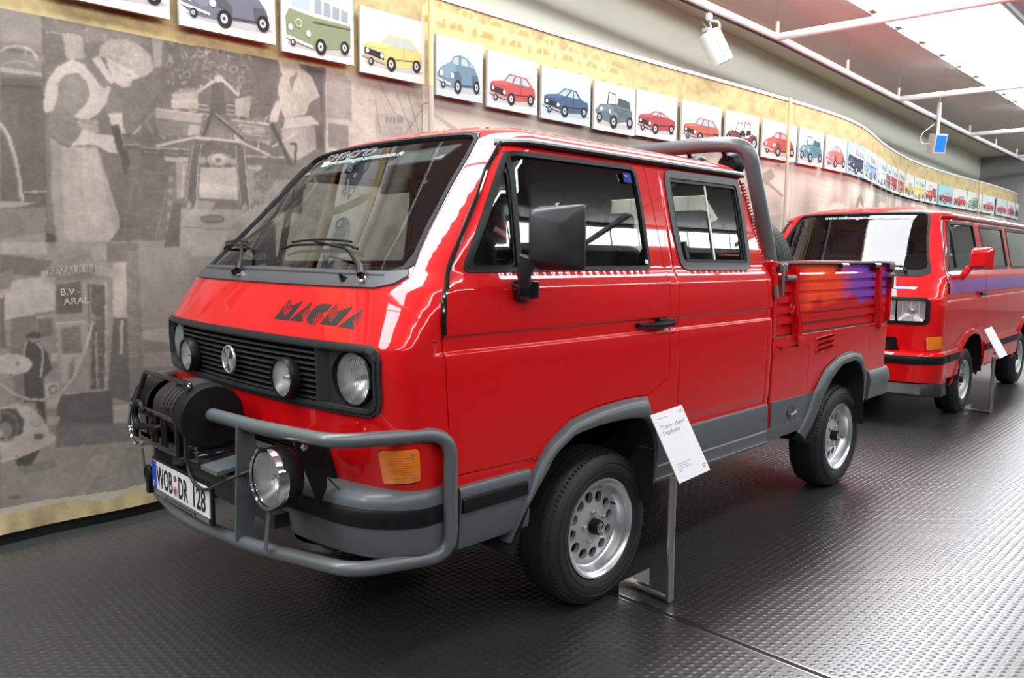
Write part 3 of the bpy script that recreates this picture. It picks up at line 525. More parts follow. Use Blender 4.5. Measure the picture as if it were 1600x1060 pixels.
# far length that swings away from the hall
xs = np.arange(6.485, 23.2, .035); zs = np.concatenate([np.arange(.06, 1.4, .1), np.arange(1.4, 3.311, .016)])
cv = Canvas(xs, zs, sep(168)); border(cv)
n1 = vnoise(cv.X*.8, cv.Z, 3, 41); n2 = vnoise(cv.X*2.4, cv.Z*.4, 3, 43); m = cv.Z < ZM; cv.C[m] *= (.70+.36*n1+.22*n2)[m][..., None]
def arch(x, z0, w, h, c0, c1):
    cv.poly(ellipse(x, z0, w, h, 20, 0, PI), c1, .9, False); cv.poly(ellipse(x, z0, w*.84, h*.88, 20, 0, PI), c0, .9, False)
arch(7.9, 1.3, .85, .92, 112, 190); arch(9.5, 1.3, .75, 1.05, 118, 192)
cv.poly(ellipse(8.95, 2.02, .34, .36), 122, .9, False); cv.poly([(8.75, 2.1), (8.9, 2.28), (9.2, 2.2), (9.2, 2.08)], 188, .9, False); cv.poly([(8.82, 2.08), (9.15, 2.05), (9.12, 1.8), (8.98, 1.66), (8.84, 1.8)], 180, .9, False)
for k in range(9): cv.line([(7.0, 2.5-k*.07), (7.5, 2.46-k*.07)], .02, 150+12*(k % 3), .7, False)
cv.poly([(10.3, 1.4), (10.5, 2.1), (10.7, 2.4), (11.3, 2.4), (11.5, 1.4)], 182, .8, False); cv.poly(ellipse(10.95, 1.75, .24, .3), 128, .8, False)
for k in range(26):
    x = 12+k*.34; cv.poly([(x, 1.4), (x, 2.1+R2.uniform(0, .4)), (x+.16, 2.1+R2.uniform(0, .4)), (x+.16, 1.4)], R2.uniform(110, 190), .6, False)
beetle(cv, 20.5, 1.6, 1.4, tuple(sep(190)), tuple(sep(120)))
for k in range(40): x = 8.4+k*.05; cv.line([(x, 3.28), (x+.10, 3.06)], .018, TAND, .5, False)
cv.blur(1); cv.C[-1] = (176, 170, 180); cv.mesh('print_panel', fab_y, mural)
m_ = MB(); xs = np.concatenate([np.arange(-9, 2.5, .5), np.arange(2.5, 23.2, .12)]); v = []
for x in xs: yb = float(ban_y(x)); v += [(x, yb-.012, ZT-.01), (x, yb+.05, ZT-.01), (x, yb+.05, ZT+.022), (x, yb-.012, ZT+.022)]
f = [(4*i+k, 4*i+(k+1) % 4, 4*i+4+(k+1) % 4, 4*i+4+k) for i in range(len(xs)-1) for k in range(4)]; m_.add(v, f, False).build('top_rail', mat('lilac_grey_rail', s2l((196, 192, 200)), .5), mural)
m_ = MB(); v = []
for x in xs: yb = float(ban_y(x)); v += [(x, yb+.03, 0), (x, yb+.06, 0), (x, yb+.06, .2), (x, yb+.03, .2)]
m_.add(v, f, False).build('gap_shade_strip', UNDER, mural)  # black strip stands in for the dark gap below the banner
T = text_obj('lettering', 'BEVAULIN', .055, (at_y(74, 432, 1.605)[0], 1.603, at_y(74, 431, 1.61)[2]), (.90, 0, .06), (0, 0, 1), mat('faded_print', s2l((104, 98, 92)), .8), mural, .0003, bold=.001)
text_obj('lettering', 'B.V.-\n ARAL', .050, (at_y(94, 462, 1.605)[0], 1.603, at_y(94, 462, 1.61)[2]), (.99, 0, .05), (0, 0, 1), mat('faded_pale_print', s2l((168, 160, 150)), .8), mural, .0003)
for px, gap in ((663, 0), (1222, 0), (1553, 0)):
    q = at_y(px, 180, float(1.58 if px < 900 else 1.44)); x = q[0]
    if px > 1500: x = 18.2
    po = empty('banner_post', (x, float(ban_y(x))-.115, 0), 0, {663: 'slim beige upright post in front of the mural by the blue-grey beetle picture', 1222: 'slim beige upright post crossing the red beetle picture', 1553: 'slim beige upright post on the far swing of the mural'}[px], 'post', 'uprights of the mural')
    MB().tube([(0, 0, .006), (0, 0, 2.66)], .019, 12).build('lower_tube', mat('post_grey_beige', s2l((166, 158, 144)), .6), po); MB().tube([(0, 0, 2.66), (0, 0, 3.30)], .019, 12).build('upper_tube', mat('post_tan', s2l((196, 180, 132)), .6), po)
    MB().box((0, .05, 2.98 if px < 600 else 2.555), (.02, .10, .02)).build('clip', mat('post_tan', s2l((196, 180, 132)), .6), po); MB().box((0, 0, .004), (.12, .07, .008)).build('foot_plate', STEEL, po)
# ------------------------------------------------------------------ row of car pictures on the mural
def sc(c, k): return tuple(min(1, q*k) for q in c)
GL = s2l((150, 165, 170)); DK = s2l((42, 42, 46)); TY = s2l((36, 35, 36)); HB = s2l((165, 165, 165)); SH = s2l((158, 158, 155)); WH = s2l((190, 188, 182))
def wheel(u, v, r, sq=.62): return [(ellipse(u, v, r*sq, r, 16), TY), (ellipse(u-.008, v, r*.52*sq, r*.55, 12), HB), (ellipse(u-.008, v, r*.2*sq, r*.2, 8), DK)]
def car_beetle(c, top=True, hood=None):
    d = sc(c, .6); l = sc(c, 1.35); r = [(ellipse(.52, .17, .46, .06), SH)]
    r += [([(.03, .27), (.02, .36), (.09, .47), (.24, .56), (.31, .60), (.37, .70), (.50, .74), (.66, .71), (.80, .60), (.90, .44), (.93, .28), (.84, .22), (.56, .20), (.40, .16), (.20, .16), (.08, .21)], c)]
    if not top: r += [([(.37, .6), (.4, .76), (.66, .73), (.82, .6), (.66, .56)], WH), ([(.56, .56), (.74, .62), (.88, .56), (.84, .5), (.6, .5)], DK)]
    r += [([(.10, .46), (.24, .55), (.31, .59), (.40, .56), (.42, .45), (.34, .33), (.22, .30), (.12, .36)], l), ([(.33, .59), (.38, .685), (.47, .70), (.47, .575), (.42, .56)], GL), ([(.52, .57), (.53, .705), (.64, .69), (.70, .58)], GL), ([(.73, .58), (.68, .67), (.76, .61), (.79, .55)], GL)]
    r += [([(.36, .44), (.46, .46), (.53, .38), (.54, .22), (.50, .22), (.46, .33), (.38, .34)], d), ([(.76, .44), (.86, .46), (.92, .36), (.92, .24), (.78, .24)], d), ([(.02, .26), (.30, .20), (.30, .235), (.02, .30)], WH), (ellipse(.10, .38, .035, .05), WH), (ellipse(.33, .37, .035, .05), WH), ([(.54, .23), (.80, .25), (.80, .27), (.54, .25)], d)]
    return r+wheel(.45, .20, .12)+wheel(.86, .25, .11)+wheel(.14, .19, .06)
def car_box(c, roof, tail, hh=0.0, white_top=False):
    d = sc(c, .62); l = sc(c, 1.3); r = [(ellipse(.52, .17, .46, .055), SH)]
    r += [([(.05, .25), (.05, .42), (.10, .47), (.32, .52), (roof[0], roof[1]), (roof[2], roof[3]), (tail, .50), (.95, .46), (.96, .28), (.80, .22), (.40, .16), (.10, .20)], c)]
    r += [([(.34, .515), (roof[0]+.01, roof[1]-.025), (roof[0]+.11, roof[1]-.02), (.47, .50)], GL), ([(.50, .50), (roof[0]+.14, roof[1]-.025), ((roof[0]+roof[2])/2+.04, roof[1]-.03), ((roof[0]+roof[2])/2+.05, .50)], GL), (((roof[0]+roof[2])/2+.075, .50), None)]
    r = r[:-1]; xm = (roof[0]+roof[2])/2+.07
    r += [([(xm, .50), (xm-.01, roof[1]-.03), (roof[2]-.02, roof[3]-.03), (tail-.05, .50)], GL), ([(.10, .465), (.32, .515), (.47, .495), (.36, .43), (.12, .41)], l), ([(.06, .30), (.35, .25), (.35, .35), (.06, .39)], DK), (ellipse(.10, .345, .025, .035), WH), (ellipse(.32, .31, .028, .04), WH), ([(.03, .24), (.37, .18), (.37, .215), (.03, .28)], sc(HB, .7)), ([(.42, .28), (.95, .34), (.95, .355), (.42, .30)], d), (([(xm-.012, .28), (xm-.006, .28), (xm-.006, .5), (xm-.012, .5)]), d)]
    return r+wheel(.46, .21, .115)+wheel(.86, .26, .10)+wheel(.15, .19, .06)
def car_hatch(c): return car_box(c, (.42, .66, .78, .65), .90)
def car_sedan(c): return car_box(c, (.46, .66, .70, .65), .80)
def car_coupe(c): return [(p if k else p, q) for k, (p, q) in enumerate(car_box(c, (.44, .60, .62, .60), .80))]
def car_van(c, top=None):
    d = sc(c, .62); top = top or WH; r = [(ellipse(.52, .13, .46, .05), SH)]
    r += [([(.06, .20), (.05, .50), (.10, .62), (.12, .90), (.28, .96), (.92, .82), (.95, .55), (.95, .24), (.78, .18), (.42, .10), (.10, .16)], c), ([(.10, .62), (.12, .90), (.28, .96), (.92, .82), (.94, .57), (.42, .58)], top), ([(.13, .66), (.145, .86), (.38, .88), (.38, .64)], GL)]
    for k in range(4): r.append(([(.44+k*.125, .64-.005*k), (.445+k*.125, .86-.025*k), (.54+k*.125, .845-.025*k), (.54+k*.125, .635-.005*k)], sc(GL, .7)))
    r += [([(.05, .20), (.41, .12), (.41, .16), (.05, .25)], WH), (ellipse(.11, .36, .028, .045), WH), (ellipse(.35, .32, .03, .05), WH), (ellipse(.22, .44, .045, .06), WH), (ellipse(.22, .44, .035, .048), c), ([(.42, .50), (.95, .52), (.95, .535), (.42, .52)], d)]
    return r+wheel(.52, .17, .12)+wheel(.86, .23, .10)+wheel(.14, .15, .05)
def car_open(c, frame=True):
    d = sc(c, .55); l = sc(c, 1.3); r = [(ellipse(.52, .15, .46, .06), SH)]
    r += [([(.08, .30), (.06, .44), (.14, .54), (.34, .56), (.46, .60), (.84, .56), (.92, .50), (.92, .30), (.60, .22), (.40, .18), (.16, .22)], c), ([(.30, .56), (.33, .82), (.52, .80), (.52, .58)], sc(c, .45)), ([(.325, .575), (.345, .795), (.505, .78), (.505, .595)], WH), ([(.54, .58), (.58, .74), (.84, .70), (.88, .55)], d), ([(.16, .53), (.34, .555), (.46, .52), (.42, .40), (.20, .40)], l)]
    for k in range(4): r.append(([(.48, .34+k*.05), (.86, .36+k*.045), (.86, .367+k*.045), (.48, .348+k*.05)], d))
    r += [([(.02, .40), (.10, .48), (.20, .44), (.18, .36), (.06, .34)], l), ([(.36, .36), (.46, .44), (.56, .38), (.56, .30), (.50, .34), (.40, .30)], l), (ellipse(.16, .44, .03, .045), WH), (ellipse(.36, .42, .03, .045), WH)]
    return r+wheel(.46, .22, .14)+wheel(.86, .26, .12)+wheel(.12, .26, .10)
def car_buggy(c):
    d = sc(c, .5); r = [(ellipse(.52, .15, .46, .05), SH), ([(.05, .30), (.06, .46), (.20, .54), (.34, .52), (.50, .40), (.66, .40), (.80, .52), (.94, .48), (.95, .34), (.80, .32), (.66, .26), (.45, .26), (.30, .34), (.14, .26)], c)]
    for p in ([(.28, .52), (.36, .76), (.50, .74), (.48, .46)], [(.52, .46), (.56, .80), (.74, .77), (.72, .50)]):
        r += [(p, d), ([(x*.86+.14*sum(q[0] for q in p)/4, y*.86+.14*sum(q[1] for q in p)/4) for x, y in p], WH)]
    r += [([(.40, .44), (.44, .56), (.56, .56), (.58, .42)], DK), ([(.60, .46), (.62, .60), (.74, .6), (.76, .5)], DK)]
    return r+wheel(.36, .27, .16)+wheel(.86, .30, .15)+wheel(.08, .32, .12)
PIC = [('a charcoal car', car_beetle, (110, 110, 118), 0), ('a dark grey beetle', car_beetle, (104, 106, 120), 0), ('a green and white camper bus', car_van, (128, 142, 100), 0), ('a yellow two-door hatchback', car_hatch, (205, 190, 96), 0),
       ('a blue-grey beetle', car_beetle, (98, 130, 148), 1), ('a red hatchback with black grille', car_hatch, (186, 60, 56), 0), ('a navy blue sedan', car_sedan, (58, 84, 118), 1), ('a slate grey open military car', car_open, (92, 108, 116), 0), ('a red low coupe', car_coupe, (176, 44, 52), 0),
       ('an orange-red small hatchback', car_hatch, (186, 84, 56), 0), ('a dark red beach buggy', car_buggy, (128, 52, 52), 0), ('a bright red beetle', car_beetle, (190, 66, 58), 0), ('a turquoise open jeep', car_open, (70, 130, 142), 1), ('a pink-red beetle convertible', car_beetle, (190, 92, 86), 0),
       ('a dark blue small van', car_van, (40, 52, 84), 2), ('a pale blue pickup', car_van, (120, 156, 184), 0), ('a white van seen from the front', car_van, (196, 206, 210), 3), ('a narrow red and blue bus', car_van, (150, 70, 78), 1), ('a red fire bus', car_van, (184, 44, 44), 0), ('an orange transporter', car_van, (190, 92, 66), 0), ('a colour patchwork hatchback', car_hatch, (210, 176, 40), 0), ('a yellow and blue truck', car_van, (224, 204, 90), 0), ('a small red roadster', car_open, (196, 62, 50), 0),
       ('a crimson hatchback on turquoise', car_hatch, (164, 40, 70), 2), ('a red compact car on white', car_hatch, (200, 56, 50), 0), ('an old green streamlined car', car_beetle, (110, 144, 116), 0), ('a red rally car on grass', car_hatch, (186, 56, 56), 3), ('a red sports car on grey', car_coupe, (206, 60, 44), 1), ('a magenta beetle', car_beetle, (180, 50, 110), 0), ('a dark blue microcar', car_beetle, (54, 74, 100), 0), ('a steel blue estate car', car_sedan, (90, 120, 140), 3)]
BGC = [(184, 182, 177), (166, 174, 178), (130, 172, 182), (172, 184, 186)]
XSP = [(-1.36, -.765, 2.74), (-.715, -.143, 2.725), (-.101, .408, 2.70), (.458, .992, 2.672), (1.096, 1.544, 2.62), (1.597, 2.144, 2.607), (2.197, 2.81, 2.598), (2.863, 3.44, 2.587)]
PXS = [(993, 1056), (1064, 1125), (1132, 1184), (1190, 1243), (1247, 1285), (1289, 1321), (1322.5, 1348.7), (1349.7, 1368.4), (1369.7, 1382.5), (1383.4, 1390), (1391, 1400), (1401, 1411.6), (1412.5, 1426.6), (1427.5, 1443.4), (1444.8, 1463), (1465, 1487.5), (1488, 1509), (1510, 1532.5), (1534, 1553), (1556.5, 1572), (1573, 1584), (1585, 1592.5), (1593, 1600)]
_cx = np.arange(2.5, 23.1, .01); _cp = np.stack([_cx, ban_y(_cx)-.05, np.full(len(_cx), 2.8)], -1)-CAM; _cpx = 800+FOC*(_cp@cr)/(_cp@cf)
def px2x(px):
    return float(np.interp(px, np.maximum.accumulate(_cpx), _cx))
SPANS = XSP+[(px2x(a), px2x(b), 2.60) for a, b in PXS]
CANV = mat('canvas_white', s2l((184, 182, 177)), .8)
for i, (x0, x1, zb) in enumerate(SPANS):
    what, fn, col, bg = PIC[i]
    p0 = np.array((x0, float(ban_y(x0)), 0)); p1 = np.array((x1, float(ban_y(x1)), 0)); U = p1-p0; w = np.linalg.norm(U)
    if w < .05: continue
    U /= w; N = np.array((U[1], -U[0], 0)); h = .42
    o = empty('car_picture', tuple((p0+p1)/2+np.array((0, 0, zb))), 0, 'canvas picture of %s in the row along the mural' % what, 'picture', 'car pictures in a row')
    c0 = -U*w/2; O = c0+N*.062
    bm_ = MB().prism([(0, 0), (w, 0), (w, h), (0, h)], c0+N*.040, U, (0, 0, 1), N, .022); bm_.build('canvas_board', CANV if bg == 0 else mat('canvas_bg_%d' % bg, s2l(BGC[bg]), .8), o, None)
    for q in (.25, .75): MB().box(c0+U*w*q+N*.02+np.array((0, 0, h*.5)), (.03, .036, .03)).build('spacer', UNDER, o)
    mut = tuple(q*.62+sum(s2l(col))/3*.14+.01 for q in s2l(col))
    flat_print('printed_car', [([(w*a, h*b) for a, b in p], q if isinstance(q, tuple) else q) for p, q in fn(mut)], O, U, (0, 0, 1), N, o)
# ------------------------------------------------------------------ vehicle skin
def _tab(pts, sig=0.006, lo=0.2, hi=2.75, st=0.001):
    g = np.arange(lo, hi + st, st)
    x = np.array([q[0] for q in pts], float); y = np.array([q[1] for q in pts], float)
    f = np.interp(g, x, y)
    if sig > 0:
        k = np.arange(-int(4*sig/st), int(4*sig/st)+1)*st
        ker = np.exp(-.5*(k/sig)**2); ker /= ker.sum()
        pad = len(k)//2
        f = np.convolve(np.pad(f, pad, mode='edge'), ker, mode='valid')
    return lambda v: np.interp(v, g, f)

class Skin:
    """Outer skin of a forward control van: left half is y<0. (a, v): a runs along the plan
    outline (equal to x on the flat side), v is the height up to the roof edge and then runs
    over the roof to the centre line."""
    def __init__(s, W, XF, C, BOW, NN, XR, Z, grooves=(), vlines=(), groove_a=-0.955, rc=0.05):
        s.W=_tab(W,.006); s.XF=_tab(XF,.007); s.C=_tab(C,.02); s.B=_tab(BOW,.02); s.N=_tab(NN,.02)
        s.XR=_tab(XR,.008); s.Z=_tab(Z,.004); s.grooves=grooves; s.vl=vlines; s.ga=groove_a; s.rc=rc
        s.GR=_tab(grooves,.0022) if grooves else None
        s.vg=np.linspace(.3,2.62,233); s.tg=np.linspace(0,1,161)
        phi=np.linspace(0,1,1601)**1.0
        phi=(.5-.5*np.cos(np.pi*phi))*np.pi/2
        s.L=np.zeros(len(s.vg)); s.PH=np.zeros((len(s.vg),161))
        s.phi=phi; s.ARC=[]
        for i,v in enumerate(s.vg):
            X,Y=s._front(phi,v); w=s.W(v)
            d=np.hypot(np.diff(X),np.diff(Y*w)); arc=np.concatenate([[0],np.cumsum(d)])
            s.L[i]=arc[-1]; s.PH[i]=np.interp(s.tg*arc[-1],arc,phi); s.ARC.append(arc)
    def _front(s,phi,v):
        n=s.N(v); Y=np.clip(np.cos(phi),0,1)**(2/n); X=s.XF(v)+s.B(v)*Y*Y+s.C(v)*(1-np.clip(np.sin(phi),0,1)**(2/n))
        return X,Y
    def xc(s,v): return s.XF(v)+s.B(v)+s.C(v)
    def Lv(s,v): return np.interp(v,s.vg,s.L)
    def a0(s,v): return s.xc(v)-s.Lv(v)
    def aend(s,v): return s.XR(v)-s.rc+s.rc*np.pi/2+np.maximum(s.W(v)-s.rc,0)
    def a_of_y(s,y,v):
        y=np.abs(np.asarray(y,float)); v=np.asarray(v,float)
        out=np.empty(np.broadcast(y,v).shape); yb,vb=np.broadcast_arrays(y,v)
        for k in np.ndindex(out.shape):
            i=int(np.clip(np.searchsorted(s.vg,vb[k]),1,len(s.vg)-1))
            r=[]
            for j in (i-1,i):
                vv=s.vg[j]; Yv=np.cos(s.phi)**(2/s.N(vv))*s.W(vv)
                r.append(np.interp(yb[k],Yv[::-1],s.ARC[j][::-1]))
            f=(vb[k]-s.vg[i-1])/(s.vg[i]-s.vg[i-1])
            out[k]=s.xc(vb[k])-(r[0]*(1-f)+r[1]*f)
        return out
    def P(s,a,v):
        a=np.asarray(a,float); v=np.asarray(v,float); a,v=np.broadcast_arrays(a,v)
        w=s.W(v); xc=s.xc(v); x=a.copy(); 
        we=w-.006*np.clip((a-.9)/1.9,-1.2,1.5)**2+.006*np.clip((xc-.9)/1.9,-1.2,1.5)**2
        if s.GR is not None:
            m=np.clip((a-s.ga)/.03,0,1); m=m*m*(3-2*m); we=we-s.GR(v)*m
        for al,dep,wd,v0,v1 in s.vl:
            we=we-dep*np.exp(-((a-al)/wd)**2)*((v>v0)&(v<v1))
        y=-we
        # rear corner
        rc=s.rc; xr=s.XR(v); t=a-(xr-rc); m=t>0
        th=np.clip(t/rc,0,np.pi/2)
        x=np.where(m,xr-rc+rc*np.sin(th),x)
        y=np.where(m,-(we-rc*(1-np.cos(th)))+np.maximum(t-rc*np.pi/2,0),y)
        y=np.where(m&(y>0),0,y)
        # front
        t=xc-a; m=t>0
        tau=np.clip(t/np.maximum(s.Lv(v),1e-6),0,1)
        fi=np.clip((v-s.vg[0])/(s.vg[1]-s.vg[0]),0,len(s.vg)-1.001); i0=fi.astype(int); ff=fi-i0
        ti=np.clip(tau*160,0,159.999); j0=ti.astype(int); tf=ti-j0
        PH=s.PH
        ph=((PH[i0,j0]*(1-tf)+PH[i0,j0+1]*tf)*(1-ff)+(PH[i0+1,j0]*(1-tf)+PH[i0+1,j0+1]*tf)*ff)
        X,Y=s._front(ph,v)
        x=np.where(m,X,x); y=np.where(m,-Y*w,y)
        return np.stack([x,y,s.Z(v)],-1)
    def PF(s,y,v):
        y=np.asarray(y,float); v=np.asarray(v,float); w=s.W(v); Y=np.clip(np.abs(y)/w,0,.9999); n=s.N(v)
        x=s.XF(v)+s.B(v)*Y*Y+s.C(v)*(1-(1-Y**n)**(1/n))
        return np.stack(np.broadcast_arrays(x,y,s.Z(v)),-1)
    def nrm(s,a,v,f=None,h=.0012):
        f=f or s.P
        da=f(a+h,v)-f(a-h,v); dv=f(a,v+h)-f(a,v-h)
        n=np.cross(da,dv); l=np.linalg.norm(n,axis=-1,keepdims=True); return n/np.maximum(l,1e-12)

GROOVE=[(.3,0),(.700,0),(.712,.004),(.726,.004),(.736,0),(1.158,0),(1.166,.010),(1.214,.010),(1.222,0.0),(2.7,0)]
ROOFZ=[(.2,.2),(1.985,1.985),(2.09,2.012),(2.25,2.034),(2.40,2.046),(2.60,2.050),(2.75,2.050)]
WID=[(.2,.85),(.40,.872),(.50,.897),(.60,.910),(.735,.919),(.90,.923),(1.10,.923),(1.30,.918),(1.37,.908),(1.405,.893),(1.43,.878),(1.85,.792),(1.905,.778),(1.93,.768),(1.955,.745),(1.972,.70),(1.985,.635),(2.09,.535),(2.25,.365),(2.40,.21),(2.60,.004),(2.75,.004)]
XFR=[(.2,-1.08),(.40,-1.10),(.60,-1.13),(.80,-1.165),(.961,-1.175),(1.10,-1.183),(1.187,-1.183),(1.20,-1.175),(1.375,-1.085),(1.66,-.800),(1.953,-.523),(1.972,-.500),(1.985,-.470),(2.09,-.385),(2.25,-.22),(2.40,-.08),(2.60,.10),(2.75,.1)]
CRN=[(.2,.15),(1.1,.16),(1.2,.17),(1.375,.215),(1.985,.19),(2.25,.15),(2.6,.02),(2.75,.02)]
BOWT=[(.2,.06),(1.985,.055),(2.25,.04),(2.6,.0),(2.75,0)]
NEX=[(.2,4.0),(1.2,3.9),(1.4,3.2),(2.75,3.1)]
XRT=[(.2,1.40),(1.40,1.40),(1.44,1.395),(1.905,1.255),(1.985,1.20),(2.09,1.12),(2.25,.95),(2.40,.75),(2.60,.45),(2.75,.45)]
VL=[(.475,.004,.004,.55,1.86),(1.315,.003,.004,.55,1.40)]
truck_skin=Skin(WID,XFR,CRN,BOWT,NEX,XRT,ROOFZ,GROOVE,VL)
# ------------------------------------------------------------------ panels cut out of a skin
def dens(loop, step, closed=True):
    out = []; n = len(loop)
    for i in range(n if closed else n-1):
        a, b = np.array(loop[i], float), np.array(loop[(i+1) % n], float); k = max(1, int(math.ceil(np.linalg.norm(b-a)/step)))
        out += [tuple(a+(b-a)*j/k) for j in range(k)]
    if not closed: out.append(tuple(loop[-1]))
    return out
def offs(loop, d):
    """grow (d>0) a closed loop"""
    P = np.array(loop, float); n = len(P); ar = 0.5*np.sum(P[:, 0]*np.roll(P[:, 1], -1)-np.roll(P[:, 0], -1)*P[:, 1]); s = 1 if ar > 0 else -1
    e = np.roll(P, -1, 0)-P; e /= np.maximum(np.linalg.norm(e, axis=1, keepdims=True), 1e-9); nn = np.stack([e[:, 1], -e[:, 0]], 1)*s
    m = nn+np.roll(nn, 1, 0); l = np.maximum((m**2).sum(1, keepdims=True)/2, .35); return [tuple(q) for q in P+d*m/l]
def rnd(loop, r=.03, n=5):
    P = [np.array(q, float) for q in loop]; out = []; m = len(P)
    for i in range(m):
        a, b, c = P[i-1], P[i], P[(i+1) % m]; la, lc = np.linalg.norm(a-b), np.linalg.norm(c-b); rr = min(r, la*.45, lc*.45)
        p0, p2 = b+(a-b)/la*rr, b+(c-b)/lc*rr
        out += [tuple((1-t)**2*p0+2*t*(1-t)*b+t*t*p2) for t in np.linspace(0, 1, n+1)]
    return out
def cut(outer, holes, grid, rows=(), cols=(), bstep=.02):
    """triangulate a loop with holes in the parameter plane"""
    o = dens(outer, bstep); hs = [dens(h, bstep) for h in holes]; V = []; E = []
    for lp in [o]+hs:
        b = len(V); V += [Vector(q) for q in lp]; E += [(b+i, b+(i+1) % len(lp)) for i in range(len(lp))]
    A_ = np.array(o); lo, hi = A_.min(0), A_.max(0)
    gx = list(np.arange(lo[0]+grid*.5, hi[0], grid))+[c for c in cols if lo[0] < c < hi[0]]; gz = list(np.arange(lo[1]+grid*.5, hi[1], grid))+[r for r in rows if lo[1] < r < hi[1]]
    X, Z = np.meshgrid(gx, gz); m = in_poly(X, Z, o)
    for h in hs: m &= ~in_poly(X, Z, h)
    V += [Vector((float(x), float(z))) for x, z in zip(X[m], Z[m])]
    vo, eo, fo = delaunay_2d_cdt(V, E, [], 0, 1e-6)[:3]
    q = np.array([tuple(v) for v in vo]); t = np.array(fo)
    c = q[t].mean(1); ok = in_poly(c[:, 0], c[:, 1], o)
    for h in hs: ok &= ~in_poly(c[:, 0], c[:, 1], h)
    t = t[ok]
    a2 = (q[t[:, 1]]-q[t[:, 0]]); b2 = (q[t[:, 2]]-q[t[:, 0]]); fl = (a2[:, 0]*b2[:, 1]-a2[:, 1]*b2[:, 0]) < 0; t[fl] = t[fl][:, ::-1]
    u = np.unique(t); mp = -np.ones(len(q), int); mp[u] = np.arange(len(u)); return q[u], mp[t]
def skin_mesh(F, nf, q, t, off, thick, mir, sign=1):
    P = F(q[:, 0], q[:, 1]); N = nf(q[:, 0], q[:, 1])*sign
    if sign < 0: t = t[:, ::-1]
    P = P+N*off
    V = P; NN = N; Fc = [tuple(r) for r in t]
    if thick:
        ed = {}
        for tr in t:
            for i in range(3):
                e = (tr[i], tr[(i+1) % 3]); k = (min(e), max(e)); ed[k] = None if k in ed else e
        bd = [e for e in ed.values() if e]; vs = []; ns = []; n0 = len(V)
        for i, j in bd:
            b = n0+len(vs); d = P[j]-P[i]; rn = np.cross(d, N[i]); rn /= max(np.linalg.norm(rn), 1e-9)
            vs += [P[i], P[j], P[j]-N[j]*thick, P[i]-N[i]*thick]; 
            m0 = N[i]*.45+rn; m0 /= np.linalg.norm(m0); m1 = N[j]*.45+rn; m1 /= np.linalg.norm(m1)
            ns += [m0, m1, rn, rn]; Fc.append((b+1, b, b+3, b+2))
        if vs: V = np.concatenate([V, np.array(vs)]); NN = np.concatenate([NN, np.array(ns)])
    if mir: V = V*np.array((1, -1, 1)); NN = NN*np.array((1, -1, 1)); Fc = [f[::-1] for f in Fc]
    return V, Fc, NN
def panel(name, S, outer, holes, material, parent, off=0.0, thick=.018, mir=False, grid=.045, rows=(), cols=(), dom='a', cache=None, halves=False, bstep=.02):
    if cache is not None and 'q' in cache: q, t = cache['q'], cache['t']
    else:
        q, t = cut(outer, holes, grid, rows, cols, bstep)
        if cache is not None: cache['q'], cache['t'] = q, t
    F, nf, sg = (S.P, S.nrm, 1) if dom == 'a' else (S.PF, lambda a, v: S.nrm(a, v, S.PF), -1)
    V, Fc, NN = skin_mesh(F, nf, q, t, off, thick, mir, sg)
    if halves:
        V2 = V*np.array((1, -1, 1)); N2 = NN*np.array((1, -1, 1)); n = len(V); Fc = Fc+[tuple(i+n for i in f[::-1]) for f in Fc]; V = np.concatenate([V, V2]); NN = np.concatenate([NN, N2])
    return raw(name, V, Fc, material, parent, True, NN)
def band(name, S, loop, wd, material, parent, off=.004, thick=.012, mir=False, dom='a', grid=.2):
    return panel(name, S, loop, [offs(loop, -wd)], material, parent, off, thick, mir, grid, dom=dom)
def sweep(name, S, al, prof, material, parent, mir=False, v=.75, halves=False, cap=True, smooth=40, sca=None):
    """profile (d outwards, z) carried along the plan outline of the skin at height v"""
    al = np.asarray(al, float); P = S.P(al, np.full(len(al), v)); h = .002
    T = S.P(al+h, np.full(len(al), v))-S.P(al-h, np.full(len(al), v)); n = np.stack([T[:, 1], -T[:, 0], 0*al], 1); n /= np.linalg.norm(n, axis=1, keepdims=True)
    m = len(prof); V = []
    for i in range(len(al)):
        k_ = sca(al[i]) if sca else 1.0
        for d, z in prof:
            d = d*k_ if d > 0 else d
            V.append((P[i, 0]+n[i, 0]*d, P[i, 1]+n[i, 1]*d, z))
    F = [(i*m+k, i*m+k+1, (i+1)*m+k+1, (i+1)*m+k) for i in range(len(al)-1) for k in range(m-1)]
    if cap: F += [tuple(range(m)), tuple(range((len(al)-1)*m, len(al)*m))[::-1]]
    V = np.array(V)
    mb = MB(); sides = ((0, 1) if halves else ((1,) if mir else (0,)))
    for s in sides: mb.add(V*np.array((1, -1 if s else 1, 1)), F, True)
    return mb.build(name, material, parent, smooth)
def resamp(pts, n):
    P = np.array(pts, float); d = np.concatenate([[0], np.cumsum(np.linalg.norm(np.diff(P, axis=0), axis=1))]); t = np.linspace(0, d[-1], n); return np.stack([np.interp(t, d, P[:, k]) for k in range(P.shape[1])], 1)
